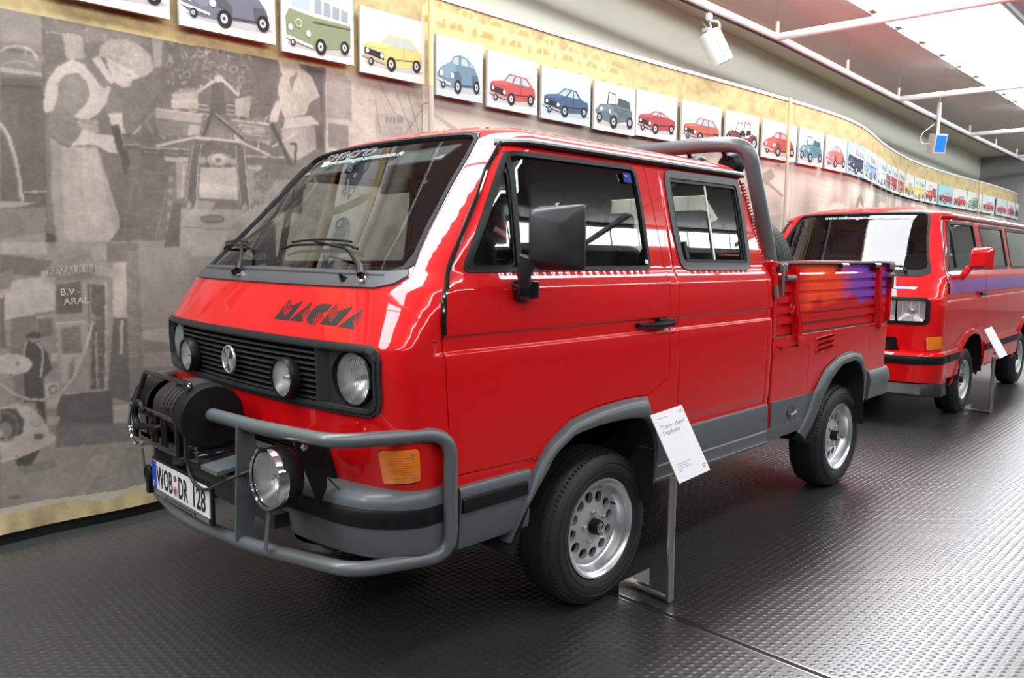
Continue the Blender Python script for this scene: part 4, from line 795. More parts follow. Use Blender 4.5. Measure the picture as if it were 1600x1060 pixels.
def flare(name, S, inner, outer, material, parent, mir=False, n=36, bulge=.042):
    a, b = resamp(inner, n), resamp(outer, n); prof = [(1.0, .001), (.96, .012), (.80, bulge*.62), (.55, bulge*.95), (.25, bulge), (.06, bulge*.92), (0, bulge*.7), (0, -.05)]; V = []
    for i in range(n):
        for s, d in prof:
            q = a[i]*(1-s)+b[i]*s; P = S.P(q[0], q[1]); P = P+np.array((0, -d, 0)); V.append(P*np.array((1, -1 if mir else 1, 1)))
    m = len(prof); F = [(i*m+k, i*m+k+1, (i+1)*m+k+1, (i+1)*m+k) for i in range(n-1) for k in range(m-1)]+[tuple(range(m)), tuple(range((n-1)*m, n*m))]
    mb = MB(); mb.add(V, F, True); return mb.build(name, material, parent, 50)
def text_on(name, S, body, size, y0, v0, material, parent, off=.002, sx=1.0, shear=0.0, bold=0, outline=False, slope=0.0):
    """lettering laid on the front of a skin, read from the vehicle's right to its left"""
    o = text_obj(name, body, size, (0, 0, 0), (1, 0, 0), (0, 1, 0), material, parent, 0 if not outline else 0, 'LEFT', sx, shear, bold, 1.0, outline)
    me = o.data; n = len(me.vertices); co = np.empty(n*3, np.float32); me.vertices.foreach_get('co', co); co = co.reshape(-1, 3)
    y = y0-co[:, 0]; v = v0+co[:, 1]*.72+slope*co[:, 0]; P = S.PF(y, v); N = -S.nrm(y, v, S.PF); nw = P+N*(off+co[:, 2:3]*.5)
    me.vertices.foreach_set('co', nw.astype(np.float32).ravel()); me.update(); return o
def emblem(name, c, U, V, N, r, material, parent, t=.004, disc=None):
    c, U, V, N = (np.array(q, float) for q in (c, U, V, N)); m = MB()
    m.lathe([(r*.84, 0), (r*.86, t), (r*.98, t), (r, t*.6), (r, 0)], c, N, 32)
    def stroke(pts, w):
        for (a, b), (a2, b2) in zip(pts[:-1], pts[1:]):
            L = math.hypot(a2-a, b2-b); nx, ny = -(b2-b)/L*w/2, (a2-a)/L*w/2
            m.prism([(a+nx, b+ny), (a-nx, b-ny), (a2-nx, b2-ny), (a2+nx, b2+ny)], c, U*r, V*r, N, t)
    stroke([(-.36, .80), (0, .08), (.36, .80)], .15); stroke([(-.82, .30), (-.38, -.72), (0, .0), (.38, -.72), (.82, .30)], .15)
    o = m.build(name, material, parent, None)
    if disc: MB().lathe([(0, -.002), (r*.97, -.002), (r*.97, .0006), (0, .0006)], c, N, 28).build('emblem_ground', disc, o)
    return o
def vec(*a): return np.array(a, float)
# one wheel, hub face towards -y, hub centre at the origin
def make_wheel(parent, name='wheel', R=.334, lip=.215, w=.205, style=0):
    wh = empty(name, parent=parent); o_ = .0  # rim lip plane at y=0
    hw = w/2; yc = hw-.006
    pr = [(lip-.004, .012), (lip+.012, -.006), (lip+.05, -.016), (R-.055, -.012), (R-.028, .002), (R-.012, .018), (R-.003, .035)]
    mir_ = [(r, 2*yc-h) for r, h in pr[::-1]]; pr = pr+[(R, yc-.045), (R, yc+.045)]+mir_
    ty = MB().lathe(pr, (0, 0, 0), (0, 1, 0), 72).build('tyre', TYRE, wh, 60)
    g = MB()
    for k in range(4): y = yc-.048+k*.032; g.lathe([(R-.001, y-.0035), (R+.0012, y-.003), (R+.0012, y+.003), (R-.001, y+.0035)], (0, 0, 0), (0, 1, 0), 64)
    g.build('tread_groove', UNDER, wh)
    g = MB()
    for k in range(96):
        a = 2*PI*k/96; ca_, sa_ = math.cos(a), math.sin(a)
        for s in (0, 1):
            y = .017 if s == 0 else 2*yc-.017; rr = R-.0150
            g.box((ca_*rr, y, sa_*rr), (.004, .024, .008), np.array(((-sa_, 0, ca_), (0, 1, 0), (ca_, 0, sa_))).T)
    tag(g.build('shoulder_block', TYRE, wh), kind='stuff')
    g = MB(); g.lathe([(R-.052, -.0135), (R-.050, -.0155), (R-.048, -.0135)], (0, 0, 0), (0, 1, 0), 60); g.lathe([(lip+.03, -.0125), (lip+.032, -.0145), (lip+.034, -.0135)], (0, 0, 0), (0, 1, 0), 60); g.build('sidewall_rib', TYRE, wh)
    d = .055
    rim = MB().lathe([(lip-.006, .014), (lip+.002, .002), (lip, -.004), (lip-.008, -.005), (lip-.014, .002), (lip-.022, .010), (lip-.030, .014), (lip-.036, d-.004), (lip-.042, d+.004), (lip-.050, d+.006)], (0, 0, 0), (0, 1, 0), 64).build('rim_lip', ALLOYP if style == 0 else ALLOY, wh, 40)
    ro = lip-.042
    if style == 0:
        holes = [ellipse(.126*math.cos(2*PI*k/12+.13), .126*math.sin(2*PI*k/12+.13), .0245, .0245, 16) for k in range(12)]
    else:
        holes = [[(r_*math.cos(a), r_*math.sin(a)) for r_, a in ((.085, 2*PI*k/10-.10), (.15, 2*PI*k/10-.2), (.15, 2*PI*k/10+.2), (.085, 2*PI*k/10+.10))] for k in range(10)]
        holes = [rnd(h, .012, 3) for h in holes]
    q, t = cut(ellipse(0, 0, ro, ro, 56), holes, .02, bstep=.012)
    rr = np.hypot(q[:, 0], q[:, 1]); yy = d-.004-.012*np.exp(-((rr-.055)/.03)**2)+.008*np.clip((rr-.08)/.08, 0, 1)
    V = np.stack([q[:, 0], yy, q[:, 1]], 1); F = [tuple(r) for r in t]; n = len(V)
    ed = {}
    for tr in t:
        for i in range(3): e = (int(tr[i]), int(tr[(i+1) % 3])); k = (min(e), max(e)); ed[k] = None if k in ed else e
    W2 = V+np.array((0, .022, 0)); F += [(e[1], e[0], e[0]+n, e[1]+n) for e in ed.values() if e]
    dk = raw('wheel_disc', np.concatenate([V, W2]), F, ALLOY, wh, True, auto=40)
    MB().lathe([(0, d+.05), (lip-.05, d+.05)], (0, 0, 0), (0, 1, 0), 32).build('brake_drum', UNDER, wh)
    cap = MB().lathe([(.034, d), (.033, d-.040), (.030, d-.050), (.026, d-.053), (0, d-.053)], (0, 0, 0), (0, 1, 0), 32).build('hub_cap', BLACKP, wh, 30)
    emblem('emblem', (0, d-.0535, 0), (1, 0, 0), (0, 0, 1), (0, -1, 0), .021, mat('emblem_silver', (.7, .7, .7), .3, .6), wh, .0012)
    for k in range(5):
        a = 2*PI*k/5+.5; MB().lathe([(.0105, d), (.010, d-.024), (.006, d-.030), (0, d-.031)], (.066*math.cos(a), 0, .066*math.sin(a)), (0, 1, 0), 8).build('lug_nut', BOLT, wh, 30)
    a = 2.2; MB().tube([(.150*math.cos(.5), d, .150*math.sin(.5)), (.148*math.cos(.5), d-.03, .148*math.sin(.5))], .004, 6).build('valve', RUBBER, wh)
    return wh
def lamp_round(name, c, N, r, parent, shell, depth=.06, bezel=None, label=None, flute=True):
    """round lamp: shell, reflector bowl, bulb and glass"""
    c, N = np.array(c, float), np.array(N, float); N /= np.linalg.norm(N); L = empty(name, parent=parent)
    if label: L['label'] = label
    MB().lathe([(0, -depth-.012), (r*.55, -depth-.008), (r*1.02, -.012), (r*1.06, .004), (r*.99, .008), (r*.97, .0)], c, N, 40).build('lamp_shell', shell, L)
    if bezel: MB().lathe([(r*1.07, -.022), (r*1.085, .0), (r*1.06, .012), (r*.985, .014), (r*.97, .006)], c, N, 48).build('bezel', bezel, L)
    MB().lathe([(r*.12, -depth*.95), (r*.35, -depth*.85), (r*.62, -depth*.58), (r*.85, -depth*.26), (r*.975, -.001)], c, N, 40).build('reflector', REFL, L)
    MB().lathe([(0, -depth*.2), (r*.09, -depth*.25), (r*.11, -depth*.6), (r*.11, -depth)], c, N, 12).build('bulb', mat('bulb_cap', (.55, .55, .56), .25, .8), L)
    ln = MB().lathe([(0, .020), (r*.35, .018), (r*.65, .013), (r*.88, .006), (r*.98, .001)], c, N, 40)
    ln.build('lens', LENS, L)
    if flute:
        up = vec(0, 0, 1)-N*N[2]; up /= np.linalg.norm(up); sd = np.cross(up, N); fl = MB()
        for k in range(-9, 10):
            x = k*r/10.5; h = math.sqrt(max(r*r*.86-x*x, 0)); z = .0205-.0195*(x/r)**2*1.0-.004
            if h > .01: fl.tube([c+sd*x+up*(h*s)+N*(.0195*(1-(x*x+h*h*s*s)/(r*r)**1)) for s in np.linspace(-1, 1, 7)], .0008, 4)
        fl.build('lens_flute', mat('lens_flute_glass', (.75, .76, .77), .2, 0, 0), L)
    return L
# ------------------------------------------------------------------ the double-cab pickup
S = truck_skin
truck = empty('pickup_truck', (0, 0, 0), 0, 'red double-cab pickup truck with grey bull bar, winch and roll hoop', 'truck')
ROWS = [.703, .712, .726, .736, 1.155, 1.160, 1.166, 1.172, 1.208, 1.214, 1.219, 1.225, 1.36, 1.385, 1.405, 1.42, 1.435, 1.45]+list(np.arange(1.17, 1.24, .012))+list(np.arange(1.90, 2.0, .012))
COLS = [.463, .468, .471, .473, .475, .477, .479, .482, .487, 1.305, 1.309, 1.312, 1.315, 1.318, 1.321, 1.325]+list(np.arange(-1.25, -.92, .022))+[1.36, 1.37, 1.38, 1.39, 1.40, 1.41, 1.42]
DOOR = [(-.484, 1.897), (-.572, 1.80), (-.648, 1.689), (-.729, 1.584), (-.799, 1.494), (-.854, 1.419), (-.895, 1.348), (-.908, 1.276), (-.906, 1.226), (-.888, .934), (-.868, .742), (-.46, .735), (-.40, .79), (-.272, .858), (-.103, .884), (.062, .893), (.237, .888), (.40, .942), (.40, 1.157), (.405, 1.405), (.40, 1.53), (.385, 1.69), (.367, 1.83), (.36, 1.885), (.345, 1.897)]
DWIN = rnd([(-.796, 1.427), (-.480, 1.872), (.285, 1.876), (.300, 1.75), (.302, 1.43)], .045)
RWIN = rnd([(.512, 1.870), (1.175, 1.876), (1.187, 1.70), (1.177, 1.432), (.548, 1.436), (.520, 1.62)], .05)
ARCHF = [(-.60, .40), (-.535, .553), (-.444, .664), (-.378, .747), (-.279, .799), (-.126, .814), (.072, .811), (.18, .795), (.245, .74), (.277, .647), (.272, .483), (.27, .40)]
def front_loop(pts): return [(float(S.a_of_y(y, v)), v) for y, v in pts]
WSO = [(.12, 1.374), (-.70, 1.374), (-.755, 1.385), (-.785, 1.412), (-.757, 1.475), (-.714, 1.575), (-.670, 1.724), (-.640, 1.855), (-.615, 1.93), (-.585, 1.958), (-.53, 1.966), (-.3, 1.969), (.12, 1.972)]
WSI = [(-.62, 1.428), (-.70, 1.430), (-.735, 1.445), (-.735, 1.485), (-.69, 1.595), (-.645, 1.740), (-.617, 1.862), (-.596, 1.928), (-.572, 1.943), (-.53, 1.949), (-.3, 1.954), (0, 1.956)]
def wsym(half):
    h = [q for q in half if q[0] <= 0]; return h+[(-y, v) for y, v in h[::-1] if y < -1e-6]
GRO = [(-.800, .963), (-.832, .985), (-.832, 1.168), (-.805, 1.192)]
def beyond(y, v):  # loops may run past the centre line so that both halves meet there
    a = float(S.a_of_y(abs(y), v)); a0 = float(S.a0(v)); return a if y <= 0 else 2*a0-a
hole_ws = [(beyond(y, v), v) for y, v in dens(WSO, .05, False)]
hole_gr = [(beyond(y, v), v) for y, v in dens([(.1, .963), (-.805, .963)], .08, False)+rnd(GRO, .03)[6:-6]+dens([(-.805, 1.192), (.1, 1.192)], .08, False)]
LGR = [(.1, .728), (-.612, .728), (-.588, .842), (.1, .850)]
hole_lg = [(beyond(y, v), v) for y, v in dens(LGR, .06, False)]
vs = np.concatenate([np.arange(.55, 1.98, .03), np.arange(1.985, 2.60, .03), [2.60]])
edge_f = [(float(S.a0(v)), float(v)) for v in vs]; edge_r = [(float(S.aend(v)), float(v)) for v in vs]
outer = edge_f[::-1]+[(-1.0, .55), (.0, .55), (1.0, .55)]+edge_r
REARW = [(1.62, 1.52), (2.19, 1.52), (2.19, 1.84), (1.62, 1.84)]
rear_hole = [(1.40+.10+q*.78, v) for q, v in ((0, 1.50), (1.2, 1.50), (1.2, 1.83), (0, 1.83))]
INDI = rnd([(-1.145, .850), (-1.010, .864), (-1.002, .757), (-1.122, .741)], .012)
holes = [hole_ws, hole_gr, hole_lg, offs(DOOR, .0025), RWIN, ARCHF, offs(INDI, .006), rear_hole]
cab_cache = {}
body = panel('cab_body', S, outer, holes, RED, truck, 0, .02, False, .05, ROWS, COLS, cache=cab_cache, halves=True)
panel('cab_lining', S, outer, holes, LINING, truck, -.024, 0, False, .05, ROWS, COLS, cache=cab_cache, halves=True)
for mir in (False, True):
    dr = panel('front_door', S, offs(DOOR, -.0025), [DWIN], RED, truck, 0, .02, mir, .045, ROWS, COLS)
    panel('door_lining', S, offs(DOOR, -.0025), [DWIN], LINING, dr, -.03, 0, mir, .09)
    band('door_seal', S, offs(DOOR, .02), .045, RUBBER, dr, -.014, 0, mir)
    band('window_seal', S, offs(DWIN, .002), .019, BLACKP, dr, .004, .02, mir)
    panel('door_glass', S, offs(DWIN, -.015), [], GLASS, dr, -.008, 0, mir, .15)
    QL = [(-.486, 1.872), (-.463, 1.872), (-.500, 1.425), (-.525, 1.425)]
    panel('quarter_light_bar', S, QL, [], BLACKP, dr, .004, .02, mir, .1)
    panel('quarter_frame', S, rnd([(-.765, 1.442), (-.492, 1.838), (-.528, 1.442)], .03), [rnd([(-.742, 1.452), (-.500, 1.806), (-.533, 1.452)], .03)], BLACKP, dr, -.002, .01, mir, .2)
    band('rear_window_seal', S, offs(RWIN, .012), .036, DARKP, truck, .006, .02, mir)
    RWI = offs(RWIN, -.026); band('rear_window_frame', S, RWI, .014, BLACKP, truck, .001, .015, mir)
    panel('rear_side_glass', S, offs(RWI, -.012), [], GLASS, truck, -.010, 0, mir, .15)
    panel('slider_edge', S, [(.852, 1.85), (.866, 1.85), (.862, 1.455), (.848, 1.455)], [], mat('slider_edge_glass', (.55, .60, .58), .2), truck, -.004, .004, mir, .2)
    panel('slider_edge', S, [(1.135, 1.85), (1.165, 1.85), (1.152, 1.455), (1.12, 1.455)], [], BLACKP, truck, -.006, .006, mir, .2)
    panel('window_catch', S, rnd([(.575, 1.555), (.600, 1.555), (.606, 1.475), (.581, 1.475)], .008), [], BLACKP, truck, .012, .018, mir, .1)
    panel('window_track', S, [(.65, 1.462), (.92, 1.466), (.92, 1.457), (.65, 1.450)], [], BLACKP, truck, .006, .012, mir, .1)
    # front indicator
    ind = panel('indicator', S, INDI, [], ORANGE, truck, .008, .03, mir, .03); band('indicator_frame', S, offs(INDI, .006), .010, RED, ind, -.004, .02, mir)
    rib = [panel('lens_rib', S, [(-1.112+.0, .768+k*.008), (-1.030, .775+k*.008), (-1.030, .778+k*.008), (-1.112, .771+k*.008)], [], ORANGE, ind, .0098, .002, mir, .2) for k in range(9)]
    for a, v in ((-1.030, .850), (-1.022, .768)):
        P = S.P(a, v); N = S.nrm(a, v); sg = vec(1, -1 if mir else 1, 1); MB().lathe([(.0055, 0), (.005, .003), (0, .0035)], (P+N*.008)*sg, N*sg, 12).build('screw', BOLT, ind)
    # flares, side cladding
    FIN = [(-.585, .44), (-.572, .488)]+ARCHF[1:11]; FOUT = [(-.60, .44), (-.585, .49), (-.552, .56), (-.478, .690), (-.400, .784), (-.272, .853), (-.103, .880), (.062, .889), (.150, .889), (.234, .884), (.252, .80), (.305, .70), (.320, .60), (.322, .485)]
    flare('wheel_arch_flare', S, FIN, FOUT, GREYP, truck, mir)
    cl = np.linspace(-.848, -.505, 9)
    cd_ = sweep('side_cladding', S, cl, [(-.01, .704), (.016, .703), (.024, .690), (.026, .668), (.020, .612), (.014, .50), (.006, .482), (-.03, .478)], GREYP, truck, mir, .70)
    sweep('rub_strip', S, np.linspace(-.842, -.53, 8), [(.02, .668), (.030, .667), (.034, .660), (.034, .622), (.030, .615), (.016, .614)], BLACKP, cd_, mir, .70)
    sl = sweep('sill_cladding', S, np.linspace(.30, 1.345, 14), [(-.005, .703), (.008, .702), (.014, .692), (.012, .575), (.010, .560), (.016, .553), (.014, .505), (.020, .497), (.016, .484), (-.05, .478)], GREYP, truck, mir, .70)
    gsc = lambda a: float(np.clip((a+.50)/.10, .05, 1))
    # gutter, trim coloured pale for its white highlight, pillar rubber, black seal below
    gu = sweep('roof_gutter', S, np.linspace(-.50, 1.235, 30), [(-.004, 1.918), (.018, 1.922), (.022, 1.912), (.018, 1.900), (-.004, 1.896)], RED, truck, mir, 1.90, sca=gsc)
    sweep('gutter_trim', S, np.linspace(-.505, 1.24, 30), [(.016, 1.924), (.024, 1.925), (.027, 1.917), (.024, 1.909), (.018, 1.908)], mat('highlight_pale_trim', (.72, .72, .73), .22, .25, .5), gu, mir, 1.90, sca=gsc); sweep('gutter_under_seal', S, np.linspace(-.505, 1.24, 30), [(.018, 1.908), (.025, 1.906), (.022, 1.899), (.012, 1.899)], RUBBER, gu, mir, 1.90, sca=gsc)
    pl = DOOR[0:9]; pts = [S.P(a, v)+S.nrm(a, v)*.004 for a, v in dens([(-.470, 1.912)]+pl[1:], .03, False)]
    if mir: pts = [q*vec(1, -1, 1) for q in pts]
    ps = MB().tube(pts, .0095, 8).build('pillar_rubber', GLOSSB, truck)
    # louvre ribs up the rear pillar
    for k in range(26):
        v = 1.455+k*.0165; a = float(S.XR(v))-.030; P = S.P(a, v); N = S.nrm(a, v); sg = vec(1, -1 if mir else 1, 1)
        T = S.P(a+.01, v)-S.P(a-.01, v); T /= np.linalg.norm(T); Rm = np.stack([T*sg, N*sg, vec(0, 0, 1)], 1)
        MB().box((P+N*.004)*sg, (.034, .012, .0075), Rm).build('vent_rib', RED, truck)
    vp = [(float(S.XR(1.445))-.055, 1.445), (float(S.XR(1.445))-.006, 1.445), (float(S.XR(1.885))-.006, 1.885), (float(S.XR(1.885))-.055, 1.885)]
    panel('vent_ground', S, vp, [], UNDER, truck, .0012, 0, mir, .1)
    # door handle
    a0_, v0_ = .165, 1.196; sg = vec(1, -1 if mir else 1, 1); P0 = S.P(a0_, v0_); P1 = S.P(.395, v0_-.002)
    hd = MB(); hd.tube([(P0+vec(0, -.012, 0))*sg, (P0+vec(.03, -.022, 0))*sg, (P1+vec(-.09, -.030, 0))*sg, (P1+vec(0, -.030, .002))*sg], [.008, .010, .013, .016], 10); hd.box((P1+vec(-.065, -.012, .008))*sg, (.07, .03, .034), bev=.006)
    hh = hd.build('door_handle', BLACKP, dr); MB().lathe([(.011, 0), (.010, .004), (0, .005)], (P1+vec(.002, -.030, .002))*sg, vec(1, -.2, 0)*sg, 14).build('lock_button', CHROME, dr)
    MB().box((P0+vec(.004, -.006, 0))*sg, (.03, .02, .02), bev=.004).build('handle_foot', BLACKP, dr)
# windscreen
ws = panel('windscreen', S, wsym(WSI), [], GLASSW, truck, -.006, 0, False, .09, dom='y')
panel('windscreen_seal', S, wsym([(-.0, 1.41)]+[(-.70, 1.412), (-.748, 1.425), (-.768, 1.45), (-.745, 1.497), (-.705, 1.595), (-.660, 1.74), (-.632, 1.862), (-.609, 1.934), (-.582, 1.952), (-.53, 1.960), (-.3, 1.964), (0, 1.966)]), [wsym(WSI)], RUBBER, truck, .006, .02, False, .2, dom='y')
panel('windscreen_rim', S, wsym([(y, v) for y, v in WSO if y <= 0]+[(0, 1.972)]), [wsym([(-.0, 1.41)]+[(-.70, 1.412), (-.748, 1.425), (-.768, 1.45), (-.745, 1.497), (-.705, 1.595), (-.660, 1.74), (-.632, 1.862), (-.609, 1.934), (-.582, 1.952), (-.53, 1.960), (-.3, 1.964), (0, 1.966)])], mat('bright_grey_trim', (.30, .31, .33), .18, .6), truck, .002, .015, False, .2, dom='y')
cowl = panel('cowl_panel', S, wsym([(0, 1.372), (-.70, 1.372), (-.76, 1.386), (-.782, 1.412), (-.765, 1.432), (-.70, 1.424), (0, 1.430)]), [], COWL, truck, .008, .02, False, .06, dom='y')
panel('cowl_groove', S, wsym([(0, 1.412), (-.70, 1.408), (-.70, 1.413), (0, 1.418)]), [], UNDER, cowl, .0086, 0, False, .2, dom='y')
def front_pt(y, v, d=0): P = S.PF(y, v); N = -S.nrm(y, v, S.PF); return P+N*d
for yp, ys in ((-.632, [(-.60, 1.42), (-.50, 1.468), (-.455, 1.482), (-.24, 1.508)]), (.166, [(.20, 1.42), (.30, 1.474), (.345, 1.490), (.55, 1.508)])):
    wp = empty('wiper', parent=truck)
    MB().tube([front_pt(yp, 1.392, .0), front_pt(yp, 1.394, .034)], .011, 10).build('pivot', GLOSSB, wp); MB().lathe([(.016, 0), (.015, .012), (.006, .016)], front_pt(yp, 1.392, .006), -S.nrm(yp, 1.392, S.PF), 12).build('pivot_washer', CHROME, wp)
    MB().tube([front_pt(yp, 1.394, .030)]+[front_pt(y, v, .034) for y, v in ys], [.014, .012, .008, .006, .005], 8).build('wiper_arm', BLACKP, wp)
    b0, b1 = ys[-1]; bl = [front_pt(b0-.245+k*.07, b1+.004*(1-((k-3.5)/3.5)**2)-(.012 if k in (0, 7) else 0), .012) for k in range(8)]; MB().tube(bl, .0055, 6).build('wiper_blade', RUBBER, wp)
    MB().tube([front_pt(b0-.20+k*.055, b1+.016-.010*((k-3.5)/3.5)**2, .022) for k in range(8)], .0045, 6).build('blade_bow', BLACKP, wp)
for yn in (-.538, .223):
    P = front_pt(yn, 1.394, .006); MB().lathe([(.013, 0), (.012, .01), (.004, .03), (0, .031)], P, -S.nrm(yn, 1.394, S.PF), 10).build('washer_nozzle', GLOSSB, truck)
text_on('screen_lettering', S, 'syncro', .105, .40, 1.908, mat('sticker_white', (.60, .63, .63), .5), truck, .001, 1.52, .35, 0, .0009)
text_on('screen_lettering', S, 'www.volkswagen-automuseum.de', .046, .315, 1.886, mat('sticker_pale', (.50, .58, .58), .5), truck, .001, .92, .15, 0)
flat_print('screen_badge', [([(0, 0), (.05, 0), (.05, .034), (0, .034)], (.6, .72, .72)), ([(.012, .028), (.025, .008), (.038, .028), (.034, .028), (.025, .014), (.016, .028)], (.1, .15, .2))], front_pt(.37, 1.884, .001), vec(.02, -1, 0), (front_pt(.37, 1.91)-front_pt(.37, 1.884))/np.linalg.norm(front_pt(.37, 1.91)-front_pt(.37, 1.884)), -S.nrm(.37, 1.89, S.PF), truck)
# grille
gr = panel('grille', S, wsym([(0, .961), (-.790, .961), (-.826, .978), (-.836, 1.01), (-.836, 1.15), (-.826, 1.178), (-.80, 1.194), (0, 1.196)]), [wsym([(0, .984), (-.785, .984), (-.806, .997), (-.810, 1.02), (-.810, 1.14), (-.804, 1.160), (-.785, 1.170), (0, 1.172)])], DARKP, truck, .010, .05, False, .2, dom='y')
panel('grille_back', S, wsym([(0, .966), (-.80, .966), (-.826, 1.0), (-.826, 1.15), (-.80, 1.19), (0, 1.19)]), [], UNDER, gr, -.10, 0, False, .15, dom='y')
panel('grille_rim', S, wsym([(0, .973), (-.785, .973), (-.812, .985), (-.822, 1.01), (-.822, 1.15), (-.812, 1.17), (-.79, 1.182), (0, 1.184)]), [wsym([(0, .980), (-.785, .980), (-.806, .992), (-.814, 1.02), (-.814, 1.14), (-.806, 1.164), (-.785, 1.175), (0, 1.177)])], DARKP, gr, .016, .01, False, .2, dom='y')
for k in range(10):
    v = .992+k*.0197; ys = np.linspace(-.548, .548, 23); V = []
    for y in ys:
        P = S.PF(y, v); V += [P+vec(.000, 0, .0050), P+vec(-.002, 0, -.0010), P+vec(.006, 0, -.0045), P+vec(.052, 0, .0050), P+vec(.052, 0, .0090)]
    F = [(5*i+a, 5*i+(a+1) % 5, 5*i+5+(a+1) % 5, 5*i+5+a) for i in range(22) for a in range(5)]; MB().add(V, F).build('slat', DARKP, gr)
for s in (-1, 1):
    y0, y1 = s*.545, s*.600
    Q = [S.PF(y, v)+vec(d, 0, 0) for v in (.982, 1.174) for y, d in ((y0, -.004), (s*.556, -.004), (y1, .035), (y1, .06), (y0, .06))]
    MB().add(Q, [(0, 1, 6, 5), (1, 2, 7, 6), (2, 3, 8, 7), (3, 4, 9, 8), (4, 0, 5, 9), (0, 4, 3, 2, 1), (5, 6, 7, 8, 9)]).build('grille_divider', DARKP, gr)
    hc = vec(-1.098, s*.702, 1.077); HN = vec(-1, s*.10, 0)
    # recessed headlight surround
    hp, ht = cut([(s*.595, .982), (s*.812, .982), (s*.812, 1.172), (s*.595, 1.172)] if s > 0 else [(-.812, .982), (-.595, .982), (-.595, 1.172), (-.812, 1.172)], [ellipse(s*.702, 1.077, .099, .0925, 36)], .05)
    hv = np.array([S.PF(y, v)+vec(.018, 0, 0) for y, v in hp]); raw('headlight_surround', hv, [tuple(q) for q in (ht[:, ::-1])], DARKP, gr, False)
    el = [S.PF(s*.702+.099*math.cos(t), 1.077+.0925*math.sin(t))+vec(.018, 0, 0) for t in np.linspace(0, 2*PI, 37)[:-1]]; e2 = [hc+vec(.01, .094*math.cos(t), .094*math.sin(t)) for t in np.linspace(0, 2*PI, 37)[:-1]]
    MB().add(el+e2, [(i, (i+1) % 36, 36+(i+1) % 36, 36+i) for i in range(36)], True).build('headlight_bucket', DARKP, gr)
    lamp_round('headlight', hc+vec(-.012, 0, 0), HN, .089, truck, BLACKP, .07)
    MB().lathe([(.006, 0), (.005, .004), (0, .005)], S.PF(s*.790, 1.148)+vec(.016, 0, 0), (-1, 0, 0), 10).build('surround_screw', BLACKP, gr)
    lamp_round('driving_lamp', (-1.206, s*.405, 1.054), (-1, s*.04, 0), .066, truck, BLACKP, .028, None, None, False)
    MB().lathe([(.072, .03), (.073, .004), (.070, -.003), (.065, -.002)], (-1.208, s*.405, 1.054), (1, -s*.04, 0), 36).build('driving_lamp_hood', BLACKP, gr)
emblem('emblem', (-1.206, 0, 1.078), (0, -1, 0), (0, 0, 1), (-1, 0, 0), .055, mat('emblem_chrome', (.72, .72, .73), .22, .8), truck, .008, mat('emblem_dark', (.04, .04, .045), .4))
# lower air intake
lg = panel('lower_intake', S, wsym([(0, .729), (-.609, .729), (-.585, .841), (0, .849)]), [wsym([(0, .742), (-.565, .742), (-.548, .822), (0, .828)])], BLACKP, truck, .012, .03, False, .2, dom='y')
panel('intake_back', S, wsym([(0, .735), (-.59, .735), (-.58, .835), (0, .84)]), [], UNDER, lg, -.05, 0, False, .2, dom='y')
for k in range(6):
    v = .748+k*.0138; MB().add([q for y in np.linspace(-.56, .56, 15) for q in (S.PF(y, v)+vec(-.004, 0, .003), S.PF(y, v)+vec(-.004, 0, -.003), S.PF(y, v)+vec(.035, 0, .004), S.PF(y, v)+vec(.035, 0, .008))], [(4*i+a, 4*i+(a+1) % 4, 4*i+4+(a+1) % 4, 4*i+4+a) for i in range(14) for a in range(4)]).build('slat', BLACKP, lg)
